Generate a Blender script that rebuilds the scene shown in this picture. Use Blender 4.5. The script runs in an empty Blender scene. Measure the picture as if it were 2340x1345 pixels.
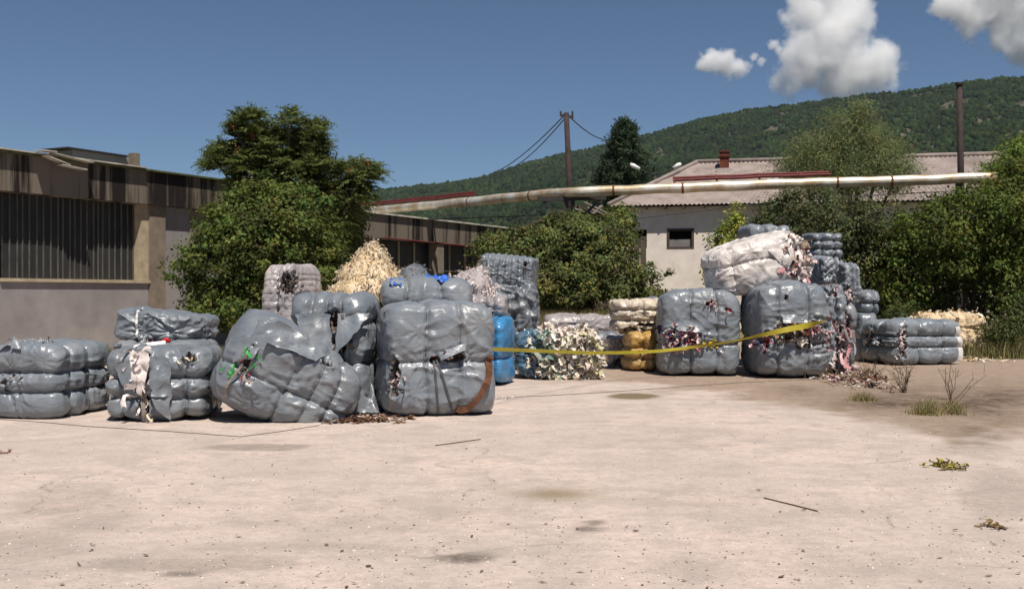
import bpy, math, random
import numpy as np
from mathutils import Vector, Matrix, Euler

SC = bpy.context.scene
COL = SC.collection
R = math.radians
PI = math.pi

# ------------------------------------------------------------------ camera
CAM_H = 1.6
FPX = 2500.0                      # focal length in photo pixels (2340 wide)
CX, CY = 1170.0, 672.5
cam = bpy.data.cameras.new("camera")
cam.sensor_width = 36.0
cam.lens = 36.0 * FPX / 2340.0
cam.clip_start = 0.1
cam.clip_end = 20000
camo = bpy.data.objects.new("camera", cam)
COL.objects.link(camo)
camo.location = (0, 0, CAM_H)
camo.rotation_euler = (R(90), 0, 0)
SC.camera = camo

# ------------------------------------------------------------------ sky + sun
SUN_EL = R(62)
SUN_AZ = math.atan2(0.30, -0.95)          # compass style: x = sin, y = cos
world = bpy.data.worlds.new("World")
SC.world = world
world.use_nodes = True
wn = world.node_tree.nodes
wl = world.node_tree.links
bg = wn["Background"]
sky = wn.new("ShaderNodeTexSky")
sky.sky_type = 'NISHITA'
sky.sun_disc = False
sky.sun_elevation = SUN_EL
sky.sun_rotation = SUN_AZ
sky.altitude = 700
sky.air_density = 0.85
sky.dust_density = 0.05
sky.ozone_density = 6.0
wl.new(sky.outputs[0], bg.inputs[0])
bg.inputs[1].default_value = 0.053
sun = bpy.data.lights.new("sun", 'SUN')
sun.energy = 5.0
sun.angle = R(0.5)
sun.color = (1.0, 0.93, 0.84)
suno = bpy.data.objects.new("sun", sun)
COL.objects.link(suno)
sdir = Vector((math.sin(SUN_AZ) * math.cos(SUN_EL), math.cos(SUN_AZ) * math.cos(SUN_EL), math.sin(SUN_EL)))
suno.rotation_euler = sdir.to_track_quat('Z', 'Y').to_euler()
suno.location = (20, -40, 80)

vs = SC.view_settings
vs.view_transform = 'Standard'
vs.look = 'None'
vs.exposure = 0.25
vs.gamma = 1.0
SC.cycles.volume_bounces = 14
SC.cycles.max_bounces = 16
SC.cycles.volume_step_rate = 0.35
SC.cycles.transparent_max_bounces = 12

# ------------------------------------------------------------------ numeric helpers
def at(px, py, Y):
    return np.array([(px - CX) / FPX * Y, Y, CAM_H - (py - CY) / FPX * Y])

def gy(py):
    return CAM_H * FPX / (py - CY)

def gnd(px, py):
    p = at(px, py, gy(py)); p[2] = 0
    return p

_rng = np.random.default_rng(7)
_G = _rng.normal(size=(512, 3))
_G /= np.linalg.norm(_G, axis=1)[:, None]

def _h(i, j, k, s):
    h = (i * 73856093) ^ (j * 19349663) ^ (k * 83492791) ^ (s * 26544357)
    h = (h ^ (h >> 13)) * 1274126177
    h = h & 0x7fffffff
    return (h ^ (h >> 15)) & 511

def noise(P, seed=0):
    P = np.asarray(P, float)
    i = np.floor(P).astype(np.int64)
    f = P - i
    u = f * f * f * (f * (f * 6 - 15) + 10)
    r = np.zeros(len(P))
    for a in (0, 1):
        wa = u[:, 0] if a else 1 - u[:, 0]
        for b in (0, 1):
            wb = u[:, 1] if b else 1 - u[:, 1]
            for c in (0, 1):
                wc = u[:, 2] if c else 1 - u[:, 2]
                g = _G[_h(i[:, 0] + a, i[:, 1] + b, i[:, 2] + c, seed)]
                d = f - np.array([a, b, c])
                r += wa * wb * wc * (g * d).sum(1)
    return r * 1.5

def fbm(P, seed=0, octv=4):
    P = np.asarray(P, float)
    r = 0; a = 1.0
    for o in range(octv):
        r = r + a * noise(P * (2 ** o), seed + o * 17)
        a *= 0.5
    return r

def ridged(P, seed=0):
    return np.clip(1 - np.abs(noise(P, seed)) * 2.2, 0, 1) ** 2

def sstep(a, b, x):
    t = np.clip((x - a) / (b - a), 0, 1)
    return t * t * (3 - 2 * t)

# ------------------------------------------------------------------ mesh helpers
def mk(name, V, faces, mats, parent=None, mi=None, col=None, smooth=True, origin=None):
    """faces: list of int arrays (n x k). col: per-vertex rgb."""
    V = np.asarray(V, float)
    if origin is not None:
        V = V - np.asarray(origin)
    if not isinstance(faces, list):
        faces = [faces]
    faces = [np.asarray(f, np.int32) for f in faces if len(f)]
    me = bpy.data.meshes.new(name)
    nl = sum(f.size for f in faces); nf = sum(len(f) for f in faces)
    me.vertices.add(len(V)); me.loops.add(nl); me.polygons.add(nf)
    me.vertices.foreach_set("co", V.astype(np.float32).ravel())
    me.loops.foreach_set("vertex_index", np.concatenate([f.ravel() for f in faces]))
    tot = np.concatenate([np.full(len(f), f.shape[1], np.int32) for f in faces])
    st = np.concatenate([[0], np.cumsum(tot)[:-1]]).astype(np.int32)
    me.polygons.foreach_set("loop_start", st)
    me.polygons.foreach_set("use_smooth", np.full(nf, smooth, bool))
    if mi is not None:
        me.polygons.foreach_set("material_index", np.asarray(mi, np.int32))
    me.update(calc_edges=True)
    if col is not None:
        at_ = me.color_attributes.new("tint", 'FLOAT_COLOR', 'POINT')
        c4 = np.ones((len(V), 4), np.float32); c4[:, :3] = col
        at_.data.foreach_set("color", c4.ravel())
    for m in (mats if isinstance(mats, (list, tuple)) else [mats]):
        me.materials.append(m)
    o = bpy.data.objects.new(name, me)
    COL.objects.link(o)
    if origin is not None:
        o.location = origin
    if parent is not None:
        o.parent = parent
        # keep the mesh where it was built
        o.location = Vector(o.location) - Vector(parent.location) if parent.parent is None else o.location
    return o

def tag(o, label=None, cat=None, group=None, kind=None):
    if label: o["label"] = label
    if cat: o["category"] = cat
    if group: o["group"] = group
    if kind: o["kind"] = kind
    return o

def thing(name, loc, label, cat, group=None):
    o = bpy.data.objects.new(name, None)
    o.empty_display_size = 0.3
    COL.objects.link(o)
    o.location = tuple(float(v) for v in loc)
    return tag(o, label, cat, group)

class MB:
    def __init__(s):
        s.V = []; s.F = {}; s.n = 0; s.C = []
    def add(s, V, F, col=None):
        V = np.asarray(V, float)
        if not isinstance(F, list): F = [F]
        for f in F:
            f = np.asarray(f, np.int64)
            if len(f): s.F.setdefault(f.shape[1], []).append(f + s.n)
        s.V.append(V); s.n += len(V)
        s.C.append(np.broadcast_to(np.array(col if col is not None else (1, 1, 1), float), (len(V), 3)))
    def box(s, O, U, N, W, u0, u1, n0, n1, z0, z1, col=None):
        """box in frame O + u*U + n*N + z*W"""
        P = [O + u * U + n * N + z * W for z in (z0, z1) for (u, n) in ((u0, n0), (u1, n0), (u1, n1), (u0, n1))]
        s.add(P, np.array([[0, 3, 2, 1], [4, 5, 6, 7], [0, 1, 5, 4], [1, 2, 6, 5], [2, 3, 7, 6], [3, 0, 4, 7]]), col)
    def abox(s, x0, x1, y0, y1, z0, z1, col=None):
        s.box(np.zeros(3), np.array([1., 0, 0]), np.array([0, 1., 0]), np.array([0, 0, 1.]), x0, x1, y0, y1, z0, z1, col)
    def beam(s, a, b, w, h=None, col=None):
        a = np.asarray(a, float); b = np.asarray(b, float); h = h or w
        d = b - a; L = np.linalg.norm(d); d = d / L
        up = np.array([0, 0, 1.]) if abs(d[2]) < .9 else np.array([1., 0, 0])
        sd = np.cross(d, up); sd /= np.linalg.norm(sd); up = np.cross(sd, d)
        s.box(a, d, sd, up, 0, L, -w / 2, w / 2, -h / 2, h / 2, col)
    def tube(s, pts, rad, n=8, cap=True, col=None):
        pts = np.asarray(pts, float); k = len(pts)
        rad = np.broadcast_to(np.asarray(rad, float), (k,))
        T = np.gradient(pts, axis=0) if k > 2 else np.repeat((pts[1] - pts[0])[None], 2, 0)
        T /= np.linalg.norm(T, axis=1)[:, None] + 1e-9
        up = np.array([0, 0, 1.])
        if abs(T[0] @ up) > .9: up = np.array([1., 0, 0])
        V = []
        for i in range(k):
            a = np.cross(T[i], up); a /= np.linalg.norm(a) + 1e-9
            b = np.cross(a, T[i]); up = b
            an = np.arange(n) * 2 * PI / n
            V.append(pts[i] + rad[i] * (np.cos(an)[:, None] * a + np.sin(an)[:, None] * b))
        V = np.concatenate(V)
        j = np.arange(n); F = []
        for i in range(k - 1):
            F.append(np.stack([i * n + j, i * n + (j + 1) % n, (i + 1) * n + (j + 1) % n, (i + 1) * n + j], 1))
        F = [np.concatenate(F)]
        if cap:
            F.append(np.arange(n)[::-1][None]); F.append(((k - 1) * n + np.arange(n))[None])
        s.add(V, F, col)
    def build(s, name, mats, parent=None, smooth=False, col=False, origin=None):
        V = np.concatenate(s.V)
        F = [np.concatenate(f) for f in s.F.values()]
        return mk(name, V, F, mats, parent, smooth=smooth, col=np.concatenate(s.C) if col else None, origin=origin)

# ------------------------------------------------------------------ materials
def mat(name, base, rough=.7, spec=.3, metal=0, var=.0, vscale=3.0, vstretch=(1, 1, 1), var2=None,
        bump=0, bscale=20, tint=False, trans=0, rnd=0, contrast=(.35, .65), coat=0, bridge=False):
    m = bpy.data.materials.new(name); m.use_nodes = True
    nt = m.node_tree; N = nt.nodes; L = nt.links
    p = N["Principled BSDF"]
    p.inputs["Base Color"].default_value = (*base, 1)
    p.inputs["Roughness"].default_value = rough
    p.inputs["Specular IOR Level"].default_value = spec
    p.inputs["Metallic"].default_value = metal
    if coat:
        p.inputs["Coat Weight"].default_value = coat
        p.inputs["Coat Roughness"].default_value = .12
    co = None
    def coords():
        nonlocal co
        if co is None:
            co = N.new("ShaderNodeTexCoord")
        return co.outputs["Object"]
    src = None
    if tint:
        a = N.new("ShaderNodeAttribute"); a.attribute_name = "tint"
        mx = N.new("ShaderNodeMix"); mx.data_type = 'RGBA'; mx.blend_type = 'MULTIPLY'; mx.inputs[0].default_value = 1
        mx.inputs[6].default_value = (*base, 1)
        L.new(a.outputs["Color"], mx.inputs[7]); src = mx.outputs[2]
    if var or var2:
        mp = N.new("ShaderNodeMapping"); mp.inputs["Scale"].default_value = vstretch
        L.new(coords(), mp.inputs[0])
        nz = N.new("ShaderNodeTexNoise"); nz.inputs["Scale"].default_value = vscale
        nz.inputs["Detail"].default_value = 6; nz.inputs["Roughness"].default_value = .62
        L.new(mp.outputs[0], nz.inputs["Vector"])
        rp = N.new("ShaderNodeMapRange")
        rp.inputs[1].default_value = contrast[0]; rp.inputs[2].default_value = contrast[1]
        L.new(nz.outputs["Fac"], rp.inputs[0])
        mx = N.new("ShaderNodeMix"); mx.data_type = 'RGBA'
        L.new(rp.outputs[0], mx.inputs[0])
        if src is not None and not var2:
            mx.blend_type = 'MULTIPLY'
            L.new(src, mx.inputs[6])
            mx.inputs[7].default_value = (1 - var, 1 - var, 1 - var, 1)
        else:
            if src is not None: L.new(src, mx.inputs[6])
            else: mx.inputs[6].default_value = (*base, 1)
            c2 = var2 if var2 else tuple(v * (1 - var) for v in base)
            mx.inputs[7].default_value = (*c2, 1)
        src = mx.outputs[2]
    if rnd:
        oi = N.new("ShaderNodeObjectInfo")
        mr = N.new("ShaderNodeMapRange"); mr.inputs[3].default_value = 1 - rnd; mr.inputs[4].default_value = 1 + rnd
        L.new(oi.outputs["Random"], mr.inputs[0])
        cb = N.new("ShaderNodeCombineXYZ")
        for q in range(3): L.new(mr.outputs[0], cb.inputs[q])
        mx = N.new("ShaderNodeMix"); mx.data_type = 'RGBA'; mx.blend_type = 'MULTIPLY'; mx.inputs[0].default_value = 1
        if src is not None: L.new(src, mx.inputs[6])
        else: mx.inputs[6].default_value = (*base, 1)
        L.new(cb.outputs[0], mx.inputs[7]); src = mx.outputs[2]
    if src is not None: L.new(src, p.inputs["Base Color"])
    if bump:
        nb = N.new("ShaderNodeTexNoise"); nb.inputs["Scale"].default_value = bscale
        nb.inputs["Detail"].default_value = 5
        L.new(coords(), nb.inputs["Vector"])
        h = nb.outputs["Fac"]
        if bridge:   # creased film: ridged noise
            s1 = N.new("ShaderNodeMath"); s1.operation = 'SUBTRACT'; s1.inputs[1].default_value = .5
            L.new(h, s1.inputs[0])
            s2 = N.new("ShaderNodeMath"); s2.operation = 'ABSOLUTE'; L.new(s1.outputs[0], s2.inputs[0])
            h = s2.outputs[0]
        bp = N.new("ShaderNodeBump"); bp.inputs["Strength"].default_value = bump
        bp.inputs["Distance"].default_value = .02
        L.new(h, bp.inputs["Height"]); L.new(bp.outputs[0], p.inputs["Normal"])
    if trans:
        tr = N.new("ShaderNodeBsdfTranslucent")
        if src is not None: L.new(src, tr.inputs["Color"])
        else: tr.inputs["Color"].default_value = (*base, 1)
        ms = N.new("ShaderNodeMixShader"); ms.inputs[0].default_value = trans
        L.new(p.outputs[0], ms.inputs[1]); L.new(tr.outputs[0], ms.inputs[2])
        L.new(ms.outputs[0], N["Material Output"].inputs["Surface"])
    return m

def film(name, base, var2, rough=.24, vscale=2.2, contrast=(.42, .72), rnd=.10, spec=.5, b1=.20, b2=.13):
    """stretched plastic film: tone patches plus sharp creases in the normal"""
    m = mat(name, base, rough, spec, var2=var2, vscale=vscale, contrast=contrast, rnd=rnd)
    nt = m.node_tree; src = nt.nodes["Principled BSDF"].inputs["Base Color"].links[0].from_socket
    tq = nt.nodes.new("ShaderNodeTexCoord"); dz = nt.nodes.new("ShaderNodeTexNoise"); dz.inputs["Scale"].default_value = 1.4; dz.inputs["Detail"].default_value = 7; dz.inputs["Roughness"].default_value = .7
    nt.links.new(tq.outputs["Object"], dz.inputs["Vector"])
    dr = nt.nodes.new("ShaderNodeMapRange"); dr.inputs[1].default_value = .50; dr.inputs[2].default_value = .72; dr.inputs[4].default_value = .6; nt.links.new(dz.outputs["Fac"], dr.inputs[0])
    dm = nt.nodes.new("ShaderNodeMix"); dm.data_type = 'RGBA'; nt.links.new(dr.outputs[0], dm.inputs[0]); nt.links.new(src, dm.inputs[6])
    dm.inputs[7].default_value = (*(.5 * v + .5 * d for v, d in zip(base, (.30, .265, .225))), 1); nt.links.new(dm.outputs[2], nt.nodes["Principled BSDF"].inputs["Base Color"])
    ro = nt.nodes.new("ShaderNodeMapRange"); ro.inputs[3].default_value = rough; ro.inputs[4].default_value = min(rough + .3, .8); nt.links.new(dr.outputs[0], ro.inputs[0]); nt.links.new(ro.outputs[0], nt.nodes["Principled BSDF"].inputs["Roughness"])
    nt = m.node_tree; N = nt.nodes; L = nt.links; p = N["Principled BSDF"]
    tc = N.new("ShaderNodeTexCoord"); prev = None
    for (sc, st, scale, dist) in (((1, 1, 2.6), b1, 3.2, .05), ((2.4, 2.4, 1), b2, 3.4, .035), ((1, 1, 1.3), b2 * .3, 9, .006)):
        mp = N.new("ShaderNodeMapping"); mp.inputs["Scale"].default_value = sc; mp.inputs["Rotation"].default_value = (.35, .45, .2)
        L.new(tc.outputs["Object"], mp.inputs[0])
        nz = N.new("ShaderNodeTexNoise"); nz.inputs["Scale"].default_value = scale; nz.inputs["Detail"].default_value = 2.5
        nz.inputs["Distortion"].default_value = .9
        L.new(mp.outputs[0], nz.inputs["Vector"])
        a = N.new("ShaderNodeMath"); a.operation = 'SUBTRACT'; a.inputs[1].default_value = .5; L.new(nz.outputs["Fac"], a.inputs[0])
        b = N.new("ShaderNodeMath"); b.operation = 'ABSOLUTE'; L.new(a.outputs[0], b.inputs[0])
        c = N.new("ShaderNodeMath"); c.operation = 'POWER'; c.inputs[1].default_value = .6; L.new(b.outputs[0], c.inputs[0])
        bp = N.new("ShaderNodeBump"); bp.invert = True; bp.inputs["Strength"].default_value = st; bp.inputs["Distance"].default_value = dist
        L.new(c.outputs[0], bp.inputs["Height"])
        if prev: L.new(prev, bp.inputs["Normal"])
        prev = bp.outputs[0]
    L.new(prev, p.inputs["Normal"])
    return m

M = {}
M['grey'] = film("grey_plastic_film", (.162, .184, .208), (.215, .234, .254), rough=.33)
M['slate'] = film("dull_grey_plastic_film", (.135, .150, .170), (.20, .205, .215), .32)
M['dusty'] = film("dusty_clear_film", (.36, .32, .315), (.22, .215, .225), .33, vscale=3)
M['white'] = film("dirty_white_film", (.60, .555, .52), (.27, .245, .24), .32, vscale=2.4, contrast=(.47, .66))
M['blue'] = film("blue_plastic_film", (.035, .20, .43), (.06, .25, .47), .28)
M['steelblue'] = film("dark_blue_plastic_film", (.055, .12, .19), (.08, .14, .19), .32)
M['ochre'] = film("ochre_plastic_film", (.40, .235, .06), (.47, .33, .15), .38)
M['creamfilm'] = film("cream_film", (.62, .53, .41), (.42, .355, .29), .42)
M['cream'] = mat("cream_fibre", (.64, .52, .37), .95, .05, var2=(.52, .38, .21), vscale=5, bump=1.0, bscale=26)
M['rag'] = mat("cloth_rag", (1, 1, 1), .9, .1, tint=True, var=.25, vscale=30)
M['whitecloth'] = mat("pinkish_white_cloth", (.74, .66, .63), .9, .1, var=.2, vscale=9, bump=.5, bscale=14)
M['dark'] = mat("dark_packed_cloth", (.06, .045, .04), .95, .05, var2=(.14, .10, .09), vscale=14, bump=.8, bscale=30)
M['strap'] = mat("strap", (.07, .075, .08), .5, .3)
M['whitestrap'] = mat("white_strap", (.7, .68, .66), .6, .3)
M['brownstrap'] = mat("rusty_brown_cloth", (.16, .075, .045), .9, .1, var=.4, vscale=14, bump=.6, bscale=40)
M['tape'] = mat("yellow_tape", (.55, .46, .045), .35, .5, var=.25, vscale=3, trans=.25)
M['conc'] = mat("weathered_concrete", (.245, .20, .155), .9, .1, var=.35, vscale=2.5, bump=.3, bscale=12)
M['fascia'] = mat("streaked_concrete", (.165, .138, .108), .9, .1, var2=(.022, .018, .016), vscale=1.1, vstretch=(1.9, 1.9, .10), bump=.3, bscale=12, contrast=(.47, .58))
M['plaster'] = mat("grey_render", (.30, .277, .268), .9, .1, var=.28, vscale=.9, bump=.2, bscale=14)
M['paleplaster'] = mat("pale_grey_render", (.31, .30, .295), .9, .1, var=.25, vscale=.9, bump=.2, bscale=14)
M['sillm'] = mat("cream_sill", (.46, .38, .26), .8, .2, var=.3, vscale=4)
M['glass'] = mat("grimy_dark_glass", (.026, .027, .028), .5, .2, var2=(.045, .043, .040), vscale=2, vstretch=(1, 1, .3))
M['rib'] = mat("grimy_glass_rib", (.13, .125, .115), .5, .35, var=.4, vscale=3)
M['roofedge'] = mat("pale_roof_sheet", (.58, .55, .47), .8, .2, var=.5, vscale=3)
M['mossy'] = mat("mossy_roof_edge", (.12, .13, .06), .9, .1, var=.5, vscale=4)
M['darkmetal'] = mat("dark_metal", (.05, .045, .042), .6, .3, metal=.3, var=.3, vscale=5)
M['rust'] = mat("rusty_post", (.055, .038, .035), .8, .2, var=.4, vscale=4)
M['redpipe'] = mat("red_oxide_paint", (.16, .03, .028), .7, .3, var=.4, vscale=4)
M['cladding'] = mat("aluminium_pipe_cladding", (.78, .74, .64), .40, .5, metal=.5, var2=(.46, .33, .18), vscale=1.6, bump=.25, bscale=3)
M['rustring'] = mat("rust_ring", (.20, .09, .04), .8, .2, var=.5, vscale=8)
M['housewall'] = mat("off_white_render", (.78, .70, .63), .9, .1, var=.2, vscale=1.2, bump=.2, bscale=10)
M['roof'] = mat("fibre_cement_roof", (.305, .25, .225), .85, .2, var2=(.20, .165, .15), vscale=1.6, vstretch=(1, 1, 1), bump=.2, bscale=10)
M['brick'] = mat("red_brick", (.15, .052, .035), .9, .1, var=.4, vscale=6)
M['mortar'] = mat("grey_mortar", (.42, .37, .34), .9, .1)
M['wood'] = mat("weathered_dark_wood", (.055, .042, .034), .9, .1, var2=(.12, .095, .075), vscale=3, vstretch=(1, 1, .3))
M['palewood'] = mat("grey_plank", (.30, .26, .23), .9, .1, var=.4, vscale=4)
M['frame'] = mat("brown_window_frame", (.07, .045, .035), .7, .3)
M['board'] = mat("grey_board", (.20, .19, .18), .8, .2, var=.2)
M['black'] = mat("dark_interior", (.008, .008, .008), .9, .05)
M['bark'] = mat("bark", (.10, .075, .055), .95, .1, var=.5, vscale=5, vstretch=(3, 3, .5), bump=.8, bscale=20)
M['leaf'] = mat("leaf", (1, 1, 1), .6, .2, tint=True, trans=.38)
M['needle'] = mat("needle", (1, 1, 1), .7, .2, tint=True, trans=.1)
M['grass'] = mat("grass_blade", (1, 1, 1), .8, .15, tint=True, trans=.25)
M['seed'] = mat("orange_seed", (.24, .085, .03), .8, .2, var=.4)
M['twig'] = mat("dry_twig", (.14, .095, .06), .9, .1, var=.4, vscale=10)
M['cord'] = mat("dark_cord", (.11, .085, .07), .8, .2)
M['wire'] = mat("black_wire", (.03, .03, .032), .6, .3)
M['lamp'] = mat("white_lamp_housing", (.75, .75, .75), .5, .4)
M['forest'] = mat("forest_canopy", (1, 1, 1), .9, .05, tint=True, var=.45, vscale=.16)
M['stone'] = mat("pebble", (1, 1, 1), .9, .15, tint=True)
M['tarp'] = mat("blue_tarp", (.03, .13, .50), .45, .4, var=.3)

# ------------------------------------------------------------------ hill
def crest_py(px):
    xs = [-1200, -300, 300, 600, 830, 900, 1000, 1100, 1200, 1300, 1400, 1500, 1600, 1700, 1800, 1900, 2000, 2100, 2200, 2340, 2700, 3600]
    ys = [600, 560, 500, 462, 440, 434, 424, 410, 378, 352, 330, 306, 277, 256, 244, 232, 217, 207, 190, 181, 165, 230]
    return np.interp(px, xs, ys)

def hill_point(px, v):
    """v 0 foot, 1 crest, >1 far side"""
    Yc = np.interp(px, [-1200, 830, 2340, 3600], [2550, 2400, 1850, 1700])
    Yf = np.interp(px, [-1200, 830, 2340, 3600], [900, 800, 600, 560])
    Y = Yf + (Yc - Yf) * v
    X = (px - CX) / FPX * Yc * (0.35 + .65 * v)
    zc = CAM_H + (CY - crest_py(px)) / FPX * Yc
    f = np.where(v <= 1, np.clip(v, 0, 1) ** 1.15, 1 - (v - 1) * 1.6)
    z = zc * f
    P = np.stack([X / 260, Y / 260, X * 0], 1)
    n = fbm(P, 3, 4)
    amp = 34 * np.clip(np.sin(np.clip(v, 0, 1) * PI), 0, 1) + 3.0
    return np.stack([X, Y, z + n * amp - 2 * (v <= 0)], 1)

U, Vv = np.meshgrid(np.linspace(-1200, 3600, 260), np.linspace(0, 1.3, 70))
HP = hill_point(U.ravel(), Vv.ravel())
ii = np.arange(69)[:, None] * 260 + np.arange(259)[None]
ii = ii.ravel()
rockm = lambda P, px: sstep(.02, .30, fbm(P / np.array([34, 34, 20]), 41, 3) + .34 * sstep(1650, 2300, px) + .62 * np.exp(-((px - 1770) / 60) ** 2 - ((P[:, 2] - 285) / 32) ** 2) - .36 - .10 * (px < 1500))
rk = rockm(HP, U.ravel())
hc = np.array([.034, .042, .018])[None] * (1 + .5 * fbm(HP / 60, 5, 3))[:, None] * (1 - rk[:, None]) + rk[:, None] * np.array([.125, .105, .082]) * (1 + .5 * fbm(HP / 12, 9, 3))[:, None]
hill = mk("hill", HP, np.stack([ii, ii + 1, ii + 261, ii + 260], 1), M['forest'], col=np.clip(hc, .01, 1))
tag(hill, kind="structure")

ICO_V = np.array([[0, 0, 1], *[[math.cos(a * 2 * PI / 5) * .894, math.sin(a * 2 * PI / 5) * .894, .447] for a in range(5)],
                  *[[math.cos((a + .5) * 2 * PI / 5) * .894, math.sin((a + .5) * 2 * PI / 5) * .894, -.447] for a in range(5)], [0, 0, -1]])
ICO_F = np.array([[0, 1 + a, 1 + (a + 1) % 5] for a in range(5)] + [[1 + a, 6 + a, 1 + (a + 1) % 5] for a in range(5)] +
                 [[1 + (a + 1) % 5, 6 + a, 6 + (a + 1) % 5] for a in range(5)])
def lumps(C, rad, rng, col, squash=1.0):
    n = len(C); k = len(ICO_V)
    jit = 1 + rng.uniform(-.28, .28, (n, k, 1))
    V = ICO_V[None] * jit * rad[:, None, None]
    V[:, :, 2] *= squash
    a = rng.uniform(0, 2 * PI, n); c, s = np.cos(a)[:, None], np.sin(a)[:, None]
    x = V[:, :, 0] * c - V[:, :, 1] * s; y = V[:, :, 0] * s + V[:, :, 1] * c
    V = np.stack([x, y, V[:, :, 2]], 2) + C[:, None]
    F = (ICO_F[None] + (np.arange(n) * k)[:, None, None]).reshape(-1, 3)
    return V.reshape(-1, 3), F, np.repeat(col, k, 0)

rng = np.random.default_rng(11)
n = 62000
hp = rng.uniform(-150, 2650, n); hv = rng.uniform(.05, 1.02, n) ** .8
P = hill_point(hp, hv)
keep = (rockm(P, hp) < rng.uniform(.25, 1.1, n)) & (fbm(P / 45, 77, 3) > -.55)
P = P[keep]; n = len(P)
rad = rng.uniform(2.2, 5.0, n); P[:, 2] += rad * .5
cc = np.array([.020, .034, .010])[None] * rng.uniform(.6, 1.5, (n, 1)) * (1 + .45 * fbm(P / 90, 21, 3))[:, None]
cc[:, 0] *= rng.uniform(.8, 1.35, n)
V, F, C = lumps(P, rad, rng, np.clip(cc, .006, 1), 1.15)
tag(mk("forest", V, F, M['forest'], col=C, smooth=True), "dense green woodland covering the mountainside behind the roofs", "forest", kind="stuff")

# ------------------------------------------------------------------ ground
def grow(a, b, step, far, ratio=1.35):
    core = list(np.arange(a, b, step)); lo = []; x, d = a, step
    while x > -far[0]:
        d *= ratio; x -= d; lo.append(x)
    hi = []; x, d = core[-1], step
    while x < far[1]:
        d *= ratio; x += d; hi.append(x)
    return np.array(lo[::-1] + core + hi)
gx = grow(-11, 17, .07, (2900, 2900))
gyy = np.concatenate([grow(4.5, 14, .06, (250, 0))[:-1], np.arange(14, 34, .09), grow(34, 50, .35, (0, 2900))[len([1]):]])
gyy = np.unique(np.round(gyy, 4))
gyy = gyy[(gyy < 14) | (gyy >= 14)]
GX, GY = np.meshgrid(gx, gyy)
gxr, gyr = GX.ravel(), GY.ravel()
safeY = np.maximum(gyr, 1.5)
qx = CX + gxr / safeY * FPX; qy = CY + CAM_H / safeY * FPX
W2 = np.stack([gxr, gyr, gxr * 0], 1)
n1 = fbm(W2 * .8, 101, 4); n2 = fbm(W2 * 3.0, 131, 3)
edge = np.interp(qx, [1150, 1300, 1480, 1560, 1700, 1800, 1950, 2080, 2180, 2340, 2700], [880, 878, 884, 896, 915, 932, 955, 985, 1024, 1000, 1000])
dirt = sstep(-10, 22, edge - qy + n1 * 26 + n2 * 8) * sstep(1080, 1500, qx) * (gyr > 8)
core_ = np.exp(-((qx - 2230) / 170) ** 2 - ((qy - 915) / 38) ** 2) + .7 * np.exp(-((qx - 1990) / 120) ** 2 - ((qy - 915) / 22) ** 2) \
    + .75 * np.exp(-((qx - 2250) / 60) ** 2 - ((qy - 990) / 32) ** 2) + .5 * np.exp(-((qx - 1830) / 60) ** 2 - ((qy - 890) / 12) ** 2)
core_ *= (gyr > 8) * np.clip(1 + n1 * .9 + n2 * .4, 0, 2)
field = sstep(36, 42, gyr + n1 * 3)      # soil and weeds beyond the yard
field = np.maximum(field, sstep(0, 1, (gxr - 12.5 - (gyr - 24) * .1 + n1) * .8) * sstep(24, 28, gyr))
stain = np.zeros(len(gxr))
for (sx, sy, rx, ry, st) in ((1058, 1276, 75, 11, .95), (1090, 1268, 50, 9, .5), (1345, 1208, 36, 7, .9), (1360, 1193, 34, 6, .75), (600, 1022, 120, 8, .55),
                             (410, 1310, 48, 7, .8), (380, 1290, 200, 18, .40), (700, 1250, 300, 14, .22), (540, 1285, 160, 20, .3),
                             (180, 1170, 150, 60, .22), (1450, 905, 54, 7, 1.25), (1600, 1000, 260, 30, .12), (900, 1180, 330, 40, .12),
                             (1660, 1150, 250, 40, .10), (2290, 1130, 90, 60, .25), (60, 1240, 160, 40, .25), (1750, 1290, 400, 30, .12)):
    d = ((qx - sx) / rx) ** 2 + ((qy - sy) / ry) ** 2
    stain = np.maximum(stain, st * sstep(1.5, .35, d + n1 * .5 + n2 * .4))
och = np.exp(-((qx - 1270) / 90) ** 2 - ((qy - 1128) / 14) ** 2)
ochre = np.maximum(och, .9 * np.exp(-((qx - 1450) / 52) ** 4 - ((qy - 905) / 7) ** 4))
gcol = np.stack([dirt, np.clip(core_, 0, 1.2), np.clip(stain, 0, 1.3)], 1)
nx_, ny_ = len(gx), len(gyy)
i0 = (np.arange(ny_ - 1)[:, None] * nx_ + np.arange(nx_ - 1)[None]).ravel()
gz = 0 * gxr
gm = bpy.data.materials.new("worn_pale_concrete"); gm.use_nodes = True
nt = gm.node_tree; N = nt.nodes; L = nt.links; pb = N["Principled BSDF"]
pb.inputs["Roughness"].default_value = .92; pb.inputs["Specular IOR Level"].default_value = .15
tc = N.new("ShaderNodeTexCoord")
def nz_(scale, det=4, rough=.6):
    q = N.new("ShaderNodeTexNoise"); q.inputs["Scale"].default_value = scale; q.inputs["Detail"].default_value = det
    q.inputs["Roughness"].default_value = rough; L.new(tc.outputs["Object"], q.inputs["Vector"]); return q.outputs["Fac"]
def rng_(s, a, b, c=0., d=1.):
    q = N.new("ShaderNodeMapRange"); q.inputs[1].default_value = a; q.inputs[2].default_value = b
    q.inputs[3].default_value = c; q.inputs[4].default_value = d; L.new(s, q.inputs[0]); return q.outputs[0]
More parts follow.
